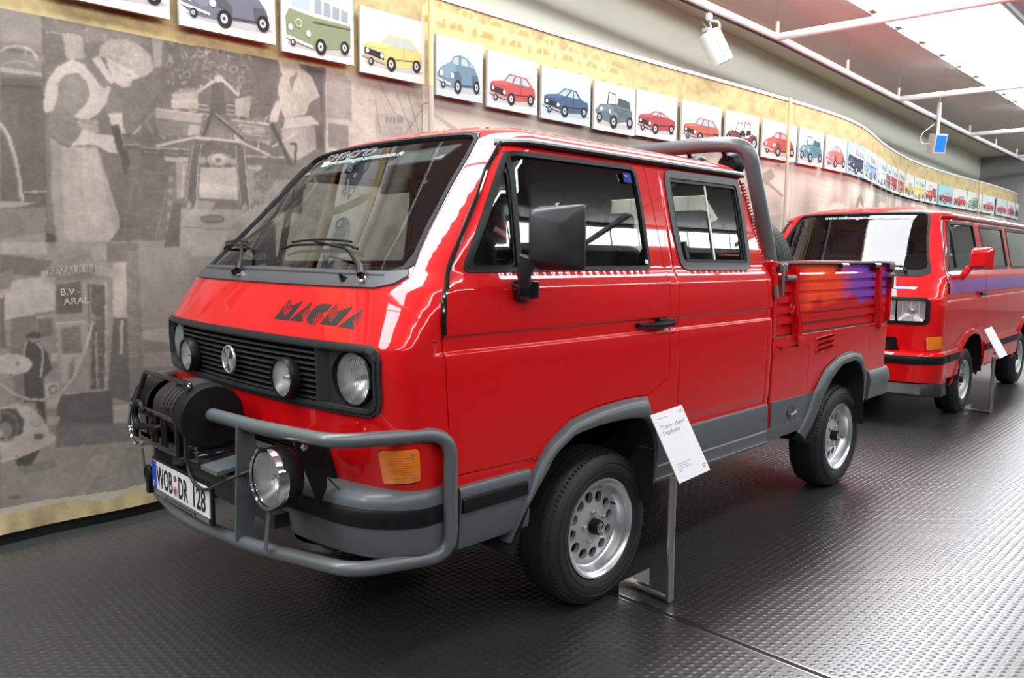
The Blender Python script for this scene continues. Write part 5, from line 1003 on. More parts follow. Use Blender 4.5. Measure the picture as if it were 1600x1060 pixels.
# black decal on the nose
DEC = [[(-0.2434, 1.2472), (-0.266, 1.2817), (-0.3061, 1.2579), (-0.3288, 1.2862), (-0.3231, 1.2984), (-0.3769, 1.3167), (-0.3373, 1.2479)], [(-0.2619, 1.2865), (-0.2652, 1.2894), (-0.3017, 1.2652), (-0.2985, 1.2624)], [(-0.2673, 1.2926), (-0.2705, 1.2954), (-0.3069, 1.2712), (-0.3037, 1.2684)], [(-0.2726, 1.2986), (-0.2759, 1.3015), (-0.3121, 1.2772), (-0.3089, 1.2744)], [(-0.2779, 1.3047), (-0.2811, 1.3075), (-0.3172, 1.2832), (-0.3141, 1.2804)], [(-0.2832, 1.3107), (-0.2864, 1.3135), (-0.3223, 1.2891), (-0.3192, 1.2863)], [(-0.2884, 1.3167), (-0.2916, 1.3195), (-0.3274, 1.2951), (-0.3243, 1.2923)], [(-0.342, 1.2482), (-0.4319, 1.317), (-0.4322, 1.2961), (-0.4188, 1.2998), (-0.3961, 1.2721), (-0.4273, 1.2482)], [(-0.3988, 1.2711), (-0.4017, 1.2739), (-0.4255, 1.2555), (-0.4227, 1.2527)], [(-0.4039, 1.2783), (-0.4067, 1.281), (-0.4304, 1.2626), (-0.4276, 1.2599)], [(-0.4089, 1.2855), (-0.4118, 1.2882), (-0.4353, 1.2697), (-0.4325, 1.267)], [(-0.4139, 1.2927), (-0.4167, 1.2954), (-0.4402, 1.2768), (-0.4374, 1.2741)], [(-0.4188, 1.2998), (-0.4216, 1.3025), (-0.445, 1.2839), (-0.4423, 1.2812)], [(-0.4543, 1.2481), (-0.4429, 1.2583), (-0.4425, 1.2736), (-0.4558, 1.2951), (-0.4775, 1.3093), (-0.4989, 1.3136), (-0.5427, 1.3134), (-0.5292, 1.2881), (-0.5083, 1.2863), (-0.4948, 1.2906), (-0.476, 1.2581), (-0.491, 1.2429), (-0.4661, 1.2424), (-0.4707, 1.2459)], [(-0.476, 1.2581), (-0.4787, 1.2608), (-0.5051, 1.242), (-0.5025, 1.2393)], [(-0.4799, 1.2645), (-0.4826, 1.2672), (-0.5089, 1.2483), (-0.5063, 1.2456)], [(-0.4838, 1.2709), (-0.4864, 1.2736), (-0.5126, 1.2546), (-0.5101, 1.252)], [(-0.4876, 1.2772), (-0.4903, 1.2799), (-0.5164, 1.2609), (-0.5138, 1.2583)], [(-0.4915, 1.2836), (-0.4941, 1.2863), (-0.52, 1.2672), (-0.5175, 1.2646)], [(-0.4952, 1.2899), (-0.4978, 1.2926), (-0.5237, 1.2735), (-0.5212, 1.2709)], [(-0.5242, 1.2477), (-0.5425, 1.2802), (-0.5763, 1.2566), (-0.5939, 1.2861), (-0.5928, 1.2945), (-0.6452, 1.3113), (-0.6095, 1.2454)], [(-0.5404, 1.2865), (-0.5429, 1.2891), (-0.5749, 1.2632), (-0.5725, 1.2606)], [(-0.5444, 1.2921), (-0.5469, 1.2947), (-0.5787, 1.2687), (-0.5764, 1.2661)], [(-0.5484, 1.2976), (-0.5508, 1.3002), (-0.5826, 1.2742), (-0.5802, 1.2716)], [(-0.5523, 1.3032), (-0.5547, 1.3058), (-0.5864, 1.2797), (-0.5841, 1.2771)], [(-0.5562, 1.3087), (-0.5586, 1.3113), (-0.5902, 1.2852), (-0.5879, 1.2826)], [(-0.56, 1.3142), (-0.5624, 1.3168), (-0.5939, 1.2907), (-0.5916, 1.2881)], [(-0.6188, 1.2445), (-0.6961, 1.3073), (-0.6973, 1.2882), (-0.6868, 1.2938), (-0.6694, 1.2651), (-0.6985, 1.2411)], [(-0.6701, 1.2641), (-0.6721, 1.2666), (-0.694, 1.2483), (-0.692, 1.2458)], [(-0.6738, 1.27), (-0.6758, 1.2726), (-0.6976, 1.2542), (-0.6956, 1.2517)], [(-0.6774, 1.276), (-0.6794, 1.2785), (-0.7011, 1.2602), (-0.6992, 1.2577)], [(-0.6811, 1.282), (-0.683, 1.2845), (-0.7046, 1.2661), (-0.7027, 1.2636)], [(-0.6846, 1.288), (-0.6866, 1.2905), (-0.708, 1.272), (-0.7061, 1.2695)], [(-0.6882, 1.2939), (-0.6901, 1.2964), (-0.7114, 1.2779), (-0.7095, 1.2754)]]
mg = []
for pl in DEC:
    q, t = cut(pl, [], .05, bstep=.03); V = [front_pt(y, v, .0012) for y, v in q]; mg.append((V, [tuple(r)[::-1] for r in t]))
mb = MB(); [mb.add(V, F) for V, F in mg]; mb.build('nose_lettering', INK, truck, None)
# front bumper
al = np.concatenate([np.linspace(float(S.a0(.7)), -1.25, 14), np.linspace(-1.23, -.97, 18), np.linspace(-.955, -.862, 4)])
bsc = lambda a: float(np.interp(a, [-1.32, -1.22, -1.15, -1.08, -1.02, -.95], [1, 1.0, .92, .68, .42, .28]))
bp = sweep('front_bumper', S, al, [(-.02, .724), (.030, .722), (.066, .712), (.080, .700), (.086, .686), (.088, .668), (.086, .606), (.078, .530), (.066, .503), (.05, .497), (-.02, .497)], GREYP, truck, False, .70, True, sca=bsc)
sweep('bumper_strip', S, al, [(.082, .670), (.094, .669), (.100, .660), (.100, .620), (.094, .609), (.080, .606)], BLACKP, bp, False, .70, True, sca=bsc)
for s in (-1, 1):
    P = S.P(-1.18, .7); MB().lathe([(.010, 0), (.009, .004), (.004, .004), (0, .002)], (P[0]-.074, s*abs(P[1]), .572), (-1, s*.35, 0), 14).build('bumper_bolt', BLACKP, bp)
MB().box((-.98, 0, .52), (.34, 1.25, .10)).build('valance', UNDER, truck); MB().lathe([(0, 0), (.10, .01), (.15, .03), (.16, .06)], (-1.0, -.42, .40), (0, 0, 1), 24).build('skid_pan', TUBE, truck)
# underbody and wells
ub = MB().box((1.0, 0, .52), (4.1, 1.15, .20)); ub.box((.93, 0, .56), (1.25, 1.70, .12)); ub.box((0, 0, .86), (1.3, 1.3, .06)); ub.box((2.3, 0, .95), (1.7, 1.6, .06)); ub.build('underbody', UNDER, truck)
for s in (-1, 1):
    MB().tube([(1.78, s*.80, .455), (1.90, s*.80, .45), (1.92, s*.74, .40)], .018, 8).build('jack_bracket', UNDER, truck); MB().box((1.93, s*.80, .44), (.05, .03, .06), bev=.008).build('jack_lug', mat('dirty_steel', (.16, .16, .15), .5, .6), truck)
    for lp in (ARCHF, [(1.88, .40), (1.96, .55), (2.022, .668), (2.120, .758), (2.262, .831), (2.459, .843), (2.570, .800), (2.640, .70), (2.665, .40)]):
        lp = resamp(lp, 24); lc = (lp.min(0)+lp.max(0))/2; V = [(a*.994+lc[0]*.006, s*.948, v-.003) for a, v in lp]+[(a, s*.55, v) for a, v in lp]; n = len(lp)
        MB().add(V, [(i, i+1, n+i+1, n+i) for i in range(n-1)]+[tuple(range(n, 2*n))], True).build('wheel_well', UNDER, truck)
# ---------------- load bed
BS = Skin(WID, [(.2, -1.1), (2.75, -1.1)], [(.2, .15), (2.75, .15)], BOWT, NEX, [(.2, 3.125), (2.75, 3.125)], [(.2, .2), (2.75, 2.75)], (), (), rc=.06)
ARCHR = [(1.88, .40), (1.96, .55), (2.022, .668), (2.120, .758), (2.262, .831), (2.459, .843), (2.570, .800), (2.640, .70), (2.665, .40)]
LOCK = rnd([(1.402, .998), (1.845, .985), (1.850, .71), (1.78, .56), (1.418, .548), (1.402, .72)], .012)
VENT = [rnd([(1.935, .932+k*.032), (2.175, .948+k*.030), (2.175, .966+k*.030), (1.935, .948+k*.032)], .006) for k in range(3)]
bl_out = [(1.396, .54), (3.02, .54)]+[(float(BS.aend(.7))-.3, .54), (float(BS.aend(.7))-.3, 1.052)]+[(1.396, 1.052)]
BCOL = list(np.arange(3.05, 3.2, .015))+[2.78, 2.776, 2.784]
for mir in (False, True):
    bs = panel('bed_side', BS, bl_out, [ARCHR, offs(LOCK, .0025)]+VENT, RED, truck, -.004, .02, mir, .05, (), BCOL)
    panel('bed_side_back', BS, [(1.9, .92), (2.2, .92), (2.2, 1.04), (1.9, 1.04)], [], UNDER, bs, -.03, 0, mir, .2)
    lk = panel('locker_flap', BS, offs(LOCK, -.0015), [], RED, truck, -.004, .015, mir, .06); band('locker_gap', BS, offs(LOCK, .012), .03, UNDER, lk, -.014, 0, mir)
    panel('locker_cladding', BS, [(1.408, .700), (1.845, .693), (1.84, .68), (1.775, .565), (1.424, .555), (1.408, .66)], [], GREYP, lk, .004, .012, mir, .1)
    sg = vec(1, -1 if mir else 1, 1); P = BS.P(1.64, .62); lt = MB().lathe([(.034, .002), (.030, -.006), (0, -.010)], (P+vec(0, -.006, 0))*sg, vec(0, -1, 0)*sg, 16).build('latch_dish', mat('latch_dark', (.06, .06, .06), .5), lk); MB().tube([(P+vec(-.01, -.014, -.02))*sg, (P+vec(.035, -.026, .0))*sg], .009, 8).build('latch_lever', BOLT, lk)
    for a in (1.50, 1.70): MB().box((BS.P(a, 1.0)+vec(0, -.004, -.004))*sg, (.05, .012, .012)).build('flap_hinge', RED, lk)
    panel('bed_seam', BS, [(2.775, .88), (2.779, .88), (2.779, 1.05), (2.775, 1.05)], [], mat('seam_dark', (.10, .004, .005), .5), bs, -.0035, 0, mir, .3)
    for k, lp in enumerate(VENT):
        b_ = band('vent_lip', BS, offs(lp, .005), .005, RED, bs, .004, .012, mir)
    panel('bed_cladding', BS, [(1.852, .70), (1.99, .695), (1.96, .62), (1.90, .50), (1.80, .50), (1.785, .56)], [], GREYP, truck, .004, .02, mir, .1); panel('bed_sill', BS, [(1.38, .552), (1.80, .56), (1.78, .49), (1.38, .483)], [], GREYP, truck, .010, .03, mir, .1)
    flare('wheel_arch_flare', BS, ARCHR, [(1.80, .47), (1.90, .60), (1.945, .705), (2.074, .825), (2.254, .888), (2.44, .902), (2.60, .872), (2.690, .77), (2.712, .50)], GREYP, truck, mir, 32, .036)
    rb = sweep('rear_bumper', BS, np.concatenate([np.linspace(2.735, 3.05, 8), np.linspace(3.07, 3.2, 8), [3.4, 3.7, float(BS.aend(.7))]]), [(-.02, .745), (.016, .742), (.030, .728), (.034, .700), (.040, .690), (.040, .650), (.034, .640), (.026, .560), (.010, .545), (-.03, .545)], GREYP, truck, mir, .70)
    # drop side: pressed ribs, frame, hinge straps and latches
    yo = -.905
    prof = [(1.068, 0), (1.082, .006)]
    zz = 1.10
    PZ = [(1.062, 0), (1.115, 0), (1.122, .017), (1.152, .017), (1.160, 0), (1.172, 0), (1.180, .017), (1.212, .017), (1.220, 0), (1.232, 0), (1.240, .017), (1.272, .017), (1.280, 0), (1.292, 0), (1.300, .017), (1.332, .017), (1.340, 0), (1.352, 0), (1.360, .017), (1.392, .017), (1.400, 0), (1.425, 0), (1.428, -.004), (1.466, -.004)]
    ds = empty('drop_side', parent=truck)
    V = []; xsn = [1.412, 1.435, 1.44, 1.62, 1.66, 2.84, 2.88, 3.06, 3.07, 3.13]
    X = np.linspace(1.412, 3.128, 40)
    V = [(x, (yo-(d if 1.44 < x < 3.05 else -.004)+.012)*sg[1], z) for x in X for z, d in PZ]; m = len(PZ); F = [(i*m+k, i*m+k+1, (i+1)*m+k+1, (i+1)*m+k) for i in range(39) for k in range(m-1)]
    GRAPH = MT.get('drop_side_paint')
    if GRAPH is None:
        GRAPH = RED.copy(); GRAPH.name = 'drop_side_paint'; MT['drop_side_paint'] = GRAPH; nt = GRAPH.node_tree; b = nt.nodes['Principled BSDF']
        tc = nt.nodes.new('ShaderNodeTexCoord'); sp = nt.nodes.new('ShaderNodeSeparateXYZ'); mr = nt.nodes.new('ShaderNodeMapRange'); mr.inputs['From Min'].default_value = 1.66; mr.inputs['From Max'].default_value = 3.1
        rp = nt.nodes.new('ShaderNodeValToRGB'); e = rp.color_ramp.elements; e[0].position = .0; e[0].color = (.60, .006, .008, 1); e[1].position = 1.0; e[1].color = (.22, .05, .40, 1)
        for ps_, cc in ((.05, (.66, .02, .008)), (.14, (.95, .075, .01)), (.42, (.93, .06, .015)), (.58, (.26, .06, .42)), (.84, (.22, .055, .42))): q = e.new(ps_); q.color = (*cc, 1)
        nz = nt.nodes.new('ShaderNodeTexNoise'); nz.inputs['Scale'].default_value = 3.0; nz.inputs['Detail'].default_value = 3
        ad = nt.nodes.new('ShaderNodeMath'); ad.operation = 'MULTIPLY_ADD'; ad.inputs[1].default_value = .35; zr = nt.nodes.new('ShaderNodeMapRange'); zr.interpolation_type = 'SMOOTHSTEP'; zr.inputs['From Min'].default_value = 1.36; zr.inputs['From Max'].default_value = 1.41
        mx = nt.nodes.new('ShaderNodeMix'); mx.data_type = 'RGBA'; mx.inputs[6].default_value = (.60, .006, .008, 1)
        L_ = nt.links.new; L_(tc.outputs['Object'], sp.inputs[0]); L_(sp.outputs['X'], mr.inputs['Value']); L_(mr.outputs['Result'], rp.inputs['Fac']); L_(tc.outputs['Object'], nz.inputs['Vector']); L_(nz.outputs['Fac'], ad.inputs[0]); L_(sp.outputs['Z'], ad.inputs[2]); L_(ad.outputs[0], zr.inputs['Value']); L_(zr.outputs['Result'], mx.inputs[0]); L_(rp.outputs['Color'], mx.inputs[7]); L_(mx.outputs[2], b.inputs['Base Color'])
    MB().add(V, F, False).build('ribbed_sheet', GRAPH, ds)
    MB().box((2.27, (yo+.030)*sg[1], 1.264), (1.71, .014, .40)).build('inner_sheet', RED, ds)
    MB().box((2.27, (yo+.010)*sg[1], 1.4605), (1.72, .040, .012)).build('top_rail', mat('bright_rail', (.55, .50, .50), .2, .7), ds)
    MB().box((1.412, (yo+.004)*sg[1], 1.262), (.040, .034, .404), bev=.004).build('end_post', RED, ds); MB().box((3.120, (yo+.004)*sg[1], 1.262), (.030, .034, .404), bev=.004).build('end_post', RED, ds)
    for xh in (1.655, 2.885):
        pts = [(xh-.02, yo-.020, 1.440), (xh-.02, yo-.024, 1.25), (xh+.0, yo-.028, 1.17), (xh+.022, yo-.030, 1.12), (xh+.024, yo-.030, 1.03)]
        h = MB(); P_ = bez(pts, .04, 4); V = []
        for q in P_: x, y, z = q; V += [(x-.026, (y+.030)*sg[1], z), (x-.020, (y-.006)*sg[1], z), (x-.004, (y-.010)*sg[1], z), (x+.004, (y+.004)*sg[1], z), (x+.016, (y-.008)*sg[1], z), (x+.022, (y+.030)*sg[1], z)]
        n = 6; h.add(V, [(i*n+k, i*n+(k+1) % n, (i+1)*n+(k+1) % n, (i+1)*n+k) for i in range(len(P_)-1) for k in range(n)]+[tuple(range(n)), tuple(range(len(V)-n, len(V)))], True).build('hinge_strap', RED, ds, 30)
        MB().tube([(xh-.005, (yo-.03)*sg[1], 1.034), (xh+.06, (yo-.03)*sg[1], 1.034)], .016, 10).build('hinge_knuckle', RED, ds)
    for xl, s2 in ((1.47, 1), (3.085, -1)):
        MB().box((xl, (yo-.022)*sg[1], 1.435), (.075, .012, .045), bev=.004).build('latch_plate', mat('latch_grey', (.12, .12, .12), .5), ds); MB().box((xl-.012*s2, (yo-.026)*sg[1], 1.36), (.022, .014, .16), bev=.005).build('latch_bar', mat('latch_grey', (.12, .12, .12), .5), ds)
        MB().tube([(xl+.01*s2, (yo-.03)*sg[1], 1.375), (xl+.10*s2, (yo-.038)*sg[1], 1.376)], .016, 10).build('latch_grip', mat('latch_grey', (.12, .12, .12), .5), ds)
        for k in (-1, 1): MB().lathe([(.007, 0), (.006, .004), (0, .005)], (xl+k*.022, (yo-.028)*sg[1], 1.445), (0, -sg[1], 0), 8).build('latch_screw', BOLT, ds)
    for xk in (2.27, 2.80): MB().tube([(xk-.05, (yo-.020)*sg[1], 1.440), (xk+.05, (yo-.020)*sg[1], 1.440)], .016, 12).build('rope_button', GLOSSB, ds)
    MB().tube([(1.385, (yo-.02)*sg[1], 1.34), (1.385, (yo-.03)*sg[1], 1.27)], .014, 8).build('post_hook', mat('latch_grey', (.12, .12, .12), .5), ds); MB().lathe([(.016, 0), (.015, .006), (0, .007)], (1.412, (yo-.012)*sg[1], 1.425), (0, -sg[1], 0), 12).build('post_plug', BLACKP, ds)
fb = MB().box((2.27, 0, 1.055), (1.75, 1.78, .03)); fb.build('bed_floor', mat('bed_floor_dark', (.05, .05, .05), .6), truck)
MB().box((1.425, 0, 1.26), (.035, 1.76, .42), bev=.005).build('bed_front_wall', RED, truck); MB().box((3.115, 0, 1.26), (.035, 1.76, .41), bev=.005).build('tailgate', RED, truck)
hoop = empty('roll_hoop', parent=truck)
HP = bez([(1.585, -.800, 1.07), (1.570, -.795, 1.47), (1.365, -.745, 2.085), (1.34, -.55, 2.105), (1.34, .55, 2.105), (1.365, .745, 2.085), (1.570, .795, 1.47), (1.585, .800, 1.07)], .13, 8)
MB().tube(HP, .042, 16).build('hoop_tube', TUBE, hoop)
for y in (-.58, -.36, .36, .58):
    MB().tube([(1.37, y, 2.10), (1.42, y, 2.03)], .012, 8).build('lamp_bracket', UNDER, hoop); MB().lathe([(0, -.03), (.055, -.028), (.075, .0), (.078, .03), (.070, .045), (0, .046)], (1.46, y, 1.995), (1, 0, 0), 24).build('work_lamp', BLACKP, hoop)
# wheels
W0 = make_wheel(truck); W0.location = (0, -.876, .3345)
for x, s in ((2.46, -1), (0, 1), (2.46, 1)):
    c = copy_tree(W0, truck); c.location = (x, s*.876, .3345); c.rotation_euler = (0, .7*x+s, 0 if s < 0 else PI)
W0.rotation_euler = (0, 0, 0)
sp = copy_tree(W0); sp.name = 'spare_wheel'; sp.parent = None; sp.location = (1.95, -.44, 1.406); sp.rotation_euler = (0, 0, PI/2); tag(sp, 'spare wheel standing upright in the pickup bed behind the cab', 'wheel')
# interior
it = MB().box((-.86, 0, 1.24), (.36, 1.50, .26), bev=.05); it.box((-.78, -.40, 1.385), (.22, .42, .10), bev=.03); it.box((-.60, 0, 1.10), (.20, 1.45, .30), bev=.04); it.build('dashboard', BLACKP, truck)
sw = MB(); sc_ = vec(-.42, -.40, 1.42); ax = vec(-.50, 0, -.86); ax /= np.linalg.norm(ax); u_ = vec(0, 1, 0); w_ = np.cross(ax, u_)
sw.tube([sc_+.195*(math.cos(t)*u_+math.sin(t)*w_) for t in np.linspace(0, 2*PI, 33)[:-1]], .014, 8, True); 
for t in (PI*.05, PI*.95, PI*1.5): sw.tube([sc_+ax*.03, sc_+.19*(math.cos(t)*u_+math.sin(t)*w_)], .014, 6)
sw.tube([sc_+ax*.02, sc_+ax*.32], .03, 10); sw.build('steering_wheel', BLACKP, truck)
def seat(x, y, w, zt=1.56, head=True):
    s_ = empty('seat', parent=truck)
    MB().box((x-.20, y, 1.02), (.50, w, .16), bev=.05).build('cushion', SEATF, s_); R_ = np.array(((math.cos(.18), 0, math.sin(.18)), (0, 1, 0), (-math.sin(.18), 0, math.cos(.18)))); MB().box((x+.08, y, (1.05+zt)/2), (.14, w, zt-1.0), R_, bev=.05).build('backrest', SEATF, s_)
    if head:
        MB().box((x+.17, y, zt+.12), (.10, .29, .19), R_, bev=.04).build('headrest', SEATF, s_); MB().tube([(x+.15, y-.06, zt-.03), (x+.165, y-.06, zt+.06)], .007, 6).tube([(x+.15, y+.06, zt-.03), (x+.165, y+.06, zt+.06)], .007, 6).build('headrest_post', CHROME, s_)
for y in (-.42, .42): seat(.22, y, .50)
for y in (-.5, 0, .5): seat(.98, y, .46, 1.52)
MB().tube(bez([(-.30, -.10, 1.85), (-.36, -.02, 1.80), (-.40, .0, 1.79)], .03), .006, 6).box((-.42, 0, 1.785), (.03, .20, .06), bev=.012).build('rear_view_mirror', BLACKP, truck)
MB().box((.35, 0, .90), (1.9, 1.6, .04)).build('cab_floor', UNDER, truck)
for s in (-1, 1): MB().box((-.52, s*.33, 1.885), (.13, .36, .012), np.array(((.85, 0, -.53), (0, 1, 0), (.53, 0, .85))), bev=.005).build('sun_visor', LINING, truck)
MB().box((1.395, 0, 1.665), (.006, 1.2, .335), np.array(((.96, 0, -.28), (0, 1, 0), (.28, 0, .96)))).build('rear_screen', GLASS, truck)
flat_print('window_sticker', [(rnd([(0, 0), (.055, 0), (.055, .042), (0, .042)], .005, 2), (.03, .05, .30)), ([(.005, .026), (.032, .026), (.032, .030), (.005, .030)], (.5, .55, .8))], S.P(.19, 1.803)+vec(0, -.004, 0), vec(1, 0, 0), vec(0, .19, .98), vec(0, -.98, .19), truck)
flat_print('window_sticker', [([(0, 0), (.022, 0), (.022, .018), (0, .018)], (.8, .8, .8))], S.P(.262, 1.455)+vec(0, -.004, 0), vec(1, 0, 0), vec(0, .19, .98), vec(0, -.98, .19), truck)
# door mirrors
for s in (-1, 1):
    mr_ = empty('door_mirror', parent=truck); g = vec(1, -s, 1)*vec(1, 1, 1)
    bm = bmesh.new(); pts = [(-.475, -1.160, 1.438), (-.475, -1.160, 1.660), (-.475, -.985, 1.655), (-.475, -.985, 1.436), (-.565, -1.105, 1.500), (-.560, -1.110, 1.600), (-.600, -1.000, 1.640), (-.600, -1.000, 1.470), (-.50, -1.165, 1.440), (-.50, -1.165, 1.660), (-.53, -.98, 1.658), (-.53, -.98, 1.434)]
    for q in pts: bm.verts.new(Vector((q[0], q[1]*(-s if s > 0 else 1), q[2])))
    bmesh.ops.convex_hull(bm, input=bm.verts[:]); bmesh.ops.bevel(bm, geom=[e for e in bm.edges if e.is_manifold and e.calc_face_angle(0) > .35], offset=.012, segments=3, affect='EDGES', profile=.5, clamp_overlap=True)
    me = bpy.data.meshes.new('mirror_housing'); bm.to_mesh(me); bm.free(); me.polygons.foreach_set('use_smooth', [True]*len(me.polygons)); link('mirror_housing', me, DARKP, mr_); me.set_sharp_from_angle(angle=math.radians(40))
    k = 1 if s < 0 else -1
    raw('mirror_glass', [(-.474, -1.150*k, 1.446), (-.474, -1.150*k, 1.652), (-.474, -.992*k, 1.648), (-.474, -.992*k, 1.444)], [(0, 1, 2, 3)], CHROME, mr_)
    MB().tube([(-.575, -.985*k, 1.48), (-.580, -.965*k, 1.42), (-.560, -.955*k, 1.385)], [.035, .026, .022], 12).build('mirror_stem', DARKP, mr_)
    MB().box((-.545, -.930*k, 1.365), (.075, .055, .07), bev=.014).tube([(-.515, -.945*k, 1.395), (-.515, -.945*k, 1.335)], .026, 14).build('mirror_foot', GLOSSB, mr_)
# ---------------- bull bar, winch, plate and bar lamps
bar = empty('bull_bar', parent=truck)
def half_bar(s):
    up = bez([(-1.352, -.13*s, .905), (-1.325, -.45*s, .905), (-1.248, -.805*s, .905), (-.905, -.955*s, .905), (-.905, -.955*s, .490), (-1.215, -.845*s, .490), (-1.335, -.45*s, .488), (-1.385, -.10*s, .488), (-1.388, 0, .488)], .085, 7)
    return up
for s in (1, -1): MB().tube(half_bar(s), .0245, 16).build('bar_tube', TUBE, bar)
MB().tube([(-1.340, -.37, .700), (-1.352, 0, .700), (-1.340, .45, .700)], .021, 14).build('cross_tube', TUBE, bar)
for s in (1, -1):
    MB().prism([(-1.360, .900), (-1.300, .900), (-1.292, .80), (-1.300, .60), (-1.315, .50), (-1.375, .50)], (0, -.362*s, 0), (1, 0, 0), (0, 0, 1), (0, -s, 0), .012).build('upright_plate', TUBE, bar)
    MB().box((-1.10, -.42*s, .56), (.34, .05, .05)).build('frame_mount', UNDER, bar)
    MB().prism([(0, 0), (.022, 0), (.05, .14), (.03, .14)], (-1.35, -.52*s, .505), (0, -s, 0), (0, 0, 1), (1, 0, 0), .004).build('lamp_stay', TUBE, bar)
    c = vec(-1.355, -.570*s, .760); L = lamp_round('bar_lamp', c, (-1, -.02*s, .02), .096, truck, BLACKP, .085, CHROME)
    MB().lathe([(.100, -.012), (.104, -.045), (.085, -.085), (.05, -.105), (0, -.108)], c, (-1, 0, .02), 36).build('lamp_back', BLACKP, L)
    MB().box(c+vec(-.008, 0, .100), (.030, .030, .016), bev=.003).build('clamp', BLACKP, L)
    MB().prism([(-1.31, .890), (-1.20, .890), (-1.19, .72), (-1.22, .66)], (0, -.655*s, 0), (1, 0, 0), (0, 0, 1), (0, -s, 0), .006).build('lamp_bracket', BLACKP, L)
    MB().lathe([(.013, 0), (.013, .008), (.008, .012), (0, .013)], (-1.275, -.662*s, .868), (0, -s, 0), 6).build('bracket_bolt', BOLT, L)
    MB().tube(bez([(-1.20, -.60*s, .80), (-1.18, -.66*s, .74), (-1.17, -.70*s, .715)], .03), .003, 6).build('lamp_cable', RUBBER, L)
wn = empty('winch', parent=truck)
MB().lathe([(0, 0), (.112, .001), (.118, .006), (.118, .070), (.112, .078), (.08, .08)], (-1.345, -.155, .895), (0, 1, 0), 48).build('gear_cover', BLACKP, wn, 30)
MB().lathe([(.085, 0), (.085, .27)], (-1.345, -.08, .895), (0, 1, 0), 32).build('drum', BLACKP, wn)
rp = MB()
for k in range(13):
    y = -.055+k*.0165; r_ = .092+.006*(k % 3 == 1); rp.tube([(-1.345+r_*math.cos(t), y+.012*t/6.28, .895+r_*math.sin(t)) for t in np.linspace(0, 2*PI, 33)], .0085, 6)
for k in range(4):
    r_ = .104+.004*k; rp.tube([(-1.345+r_*math.cos(t), -.06+.02*k+.05*t/6.28, .895+r_*math.sin(t)) for t in np.linspace(.2, 2.9, 18)], .0075, 6)
rp.build('rope', mat('dark_winch_rope', (.022, .016, .014), .6), wn)
MB().lathe([(0, 0), (.070, .002), (.092, .012), (.095, .03), (.095, .15), (.10, .16), (.10, .19)], (-1.345, .395, .895), (0, -1, 0), 36).build('motor', BLACKP, wn, 30)
MB().box((-1.315, .10, .755), (.22, .62, .05), bev=.006).box((-1.345, -.115, .80), (.20, .07, .10), bev=.006).box((-1.335, .29, .80), (.18, .12, .10), bev=.006).build('base_plate', GLOSSB, wn)
MB().tube(bez([(-1.452, -.10, .755), (-1.452, -.10, .885), (-1.405, -.112, 1.015), (-1.405, .318, 1.015), (-1.452, .318, .885), (-1.452, .318, .76)], .02, 4), .0105, 10).tube([(-1.452, -.10, .885), (-1.452, .318, .885)], .0105, 10).build('rope_guide', GLOSSB, wn)
for y in (.02, .05, .11, .14): MB().tube([(-1.448, y, .770), (-1.448, y, .885)], .008, 8).build('guide_roller', GLOSSB, wn)
MB().tube([vec(-1.478, .20, .868)+.046*vec(0, math.cos(t), math.sin(t)) for t in np.linspace(-2.2, 2.7, 20)], [.013]*14+[.014, .013, .012, .010, .008, .006], 10).tube([(-1.478, .17, .83), (-1.46, .08, .835), (-1.40, .04, .845)], .012, 8).build('hook', BLACKP, wn)
for k, y in enumerate((-.02, .16)): MB().lathe([(.010, 0), (.010, .008), (0, .010)], (-1.43, y-.1, .785), (-1, 0, 0), 6).build('base_bolt', BOLT, wn)
MB().tube(bez([(-1.42, -.12, .80), (-1.425, -.10, .72), (-1.43, -.16, .672), (-1.43, -.26, .660), (-1.40, -.33, .705), (-1.33, -.40, .745)], .05, 5), .006, 8).build('control_cable', mat('brown_cable', (.03, .02, .018), .5), wn)
MB().prism([(-1.42, .745), (-1.16, .775), (-1.16, .76), (-1.42, .73)], (0, -.34, 0), (1, 0, 0), (0, 0, 1), (0, 1, 0), .7).build('winch_tray', TUBE, wn)
pt = empty('number_plate', parent=truck); PX_ = -1.412
MB().box((PX_+.006, 0, .607), (.012, .548, .148), bev=.004).build('plate_frame', BLACKP, pt)
MB().box((PX_-.002, 0, .615), (.004, .52, .11)).build('plate_sheet', mat('plate_white', (.80, .80, .79), .45), pt)
MB().box((PX_-.0045, .240, .615), (.002, .040, .11)).build('country_band', mat('plate_blue', (.01, .05, .45), .4), pt)
text_obj('country_letter', 'D', .028, (PX_-.0062, .249, .572), (0, -1, 0), (0, 0, 1), mat('plate_star', (.75, .75, .7), .5), pt, .0003)
for t_, y_ in (('WOB', .214), ('DR', .008), ('128', -.112)): text_obj('plate_lettering', t_, .114, (PX_-.0045, y_, .5745), (0, -1, 0), (0, 0, 1), INK, pt, .0006, 'LEFT', .55 if t_ != '128' else .70, 0, .0022)
MB().lathe([(0, .002), (.012, .002), (.0125, 0)], (PX_-.004, .034, .640), (-1, 0, 0), 8).build('seal', mat('seal_brown', (.30, .07, .02), .5), pt); MB().lathe([(0, .002), (.019, .002), (.0195, 0)], (PX_-.004, .034, .592), (-1, 0, 0), 20).build('seal', mat('seal_grey', (.42, .42, .42), .5), pt); MB().lathe([(0, .003), (.011, .003), (.0115, 0)], (PX_-.004, .034, .592), (-1, 0, 0), 16).build('seal_crest', mat('seal_red', (.55, .03, .02), .5), pt)
MB().box((PX_-.001, 0, .546), (.004, .50, .018)).build('dealer_strip', mat('dealer_grey', (.16, .17, .18), .4), pt); MB().box((PX_+.03, 0, .60), (.05, .30, .06)).build('plate_mount', UNDER, pt)
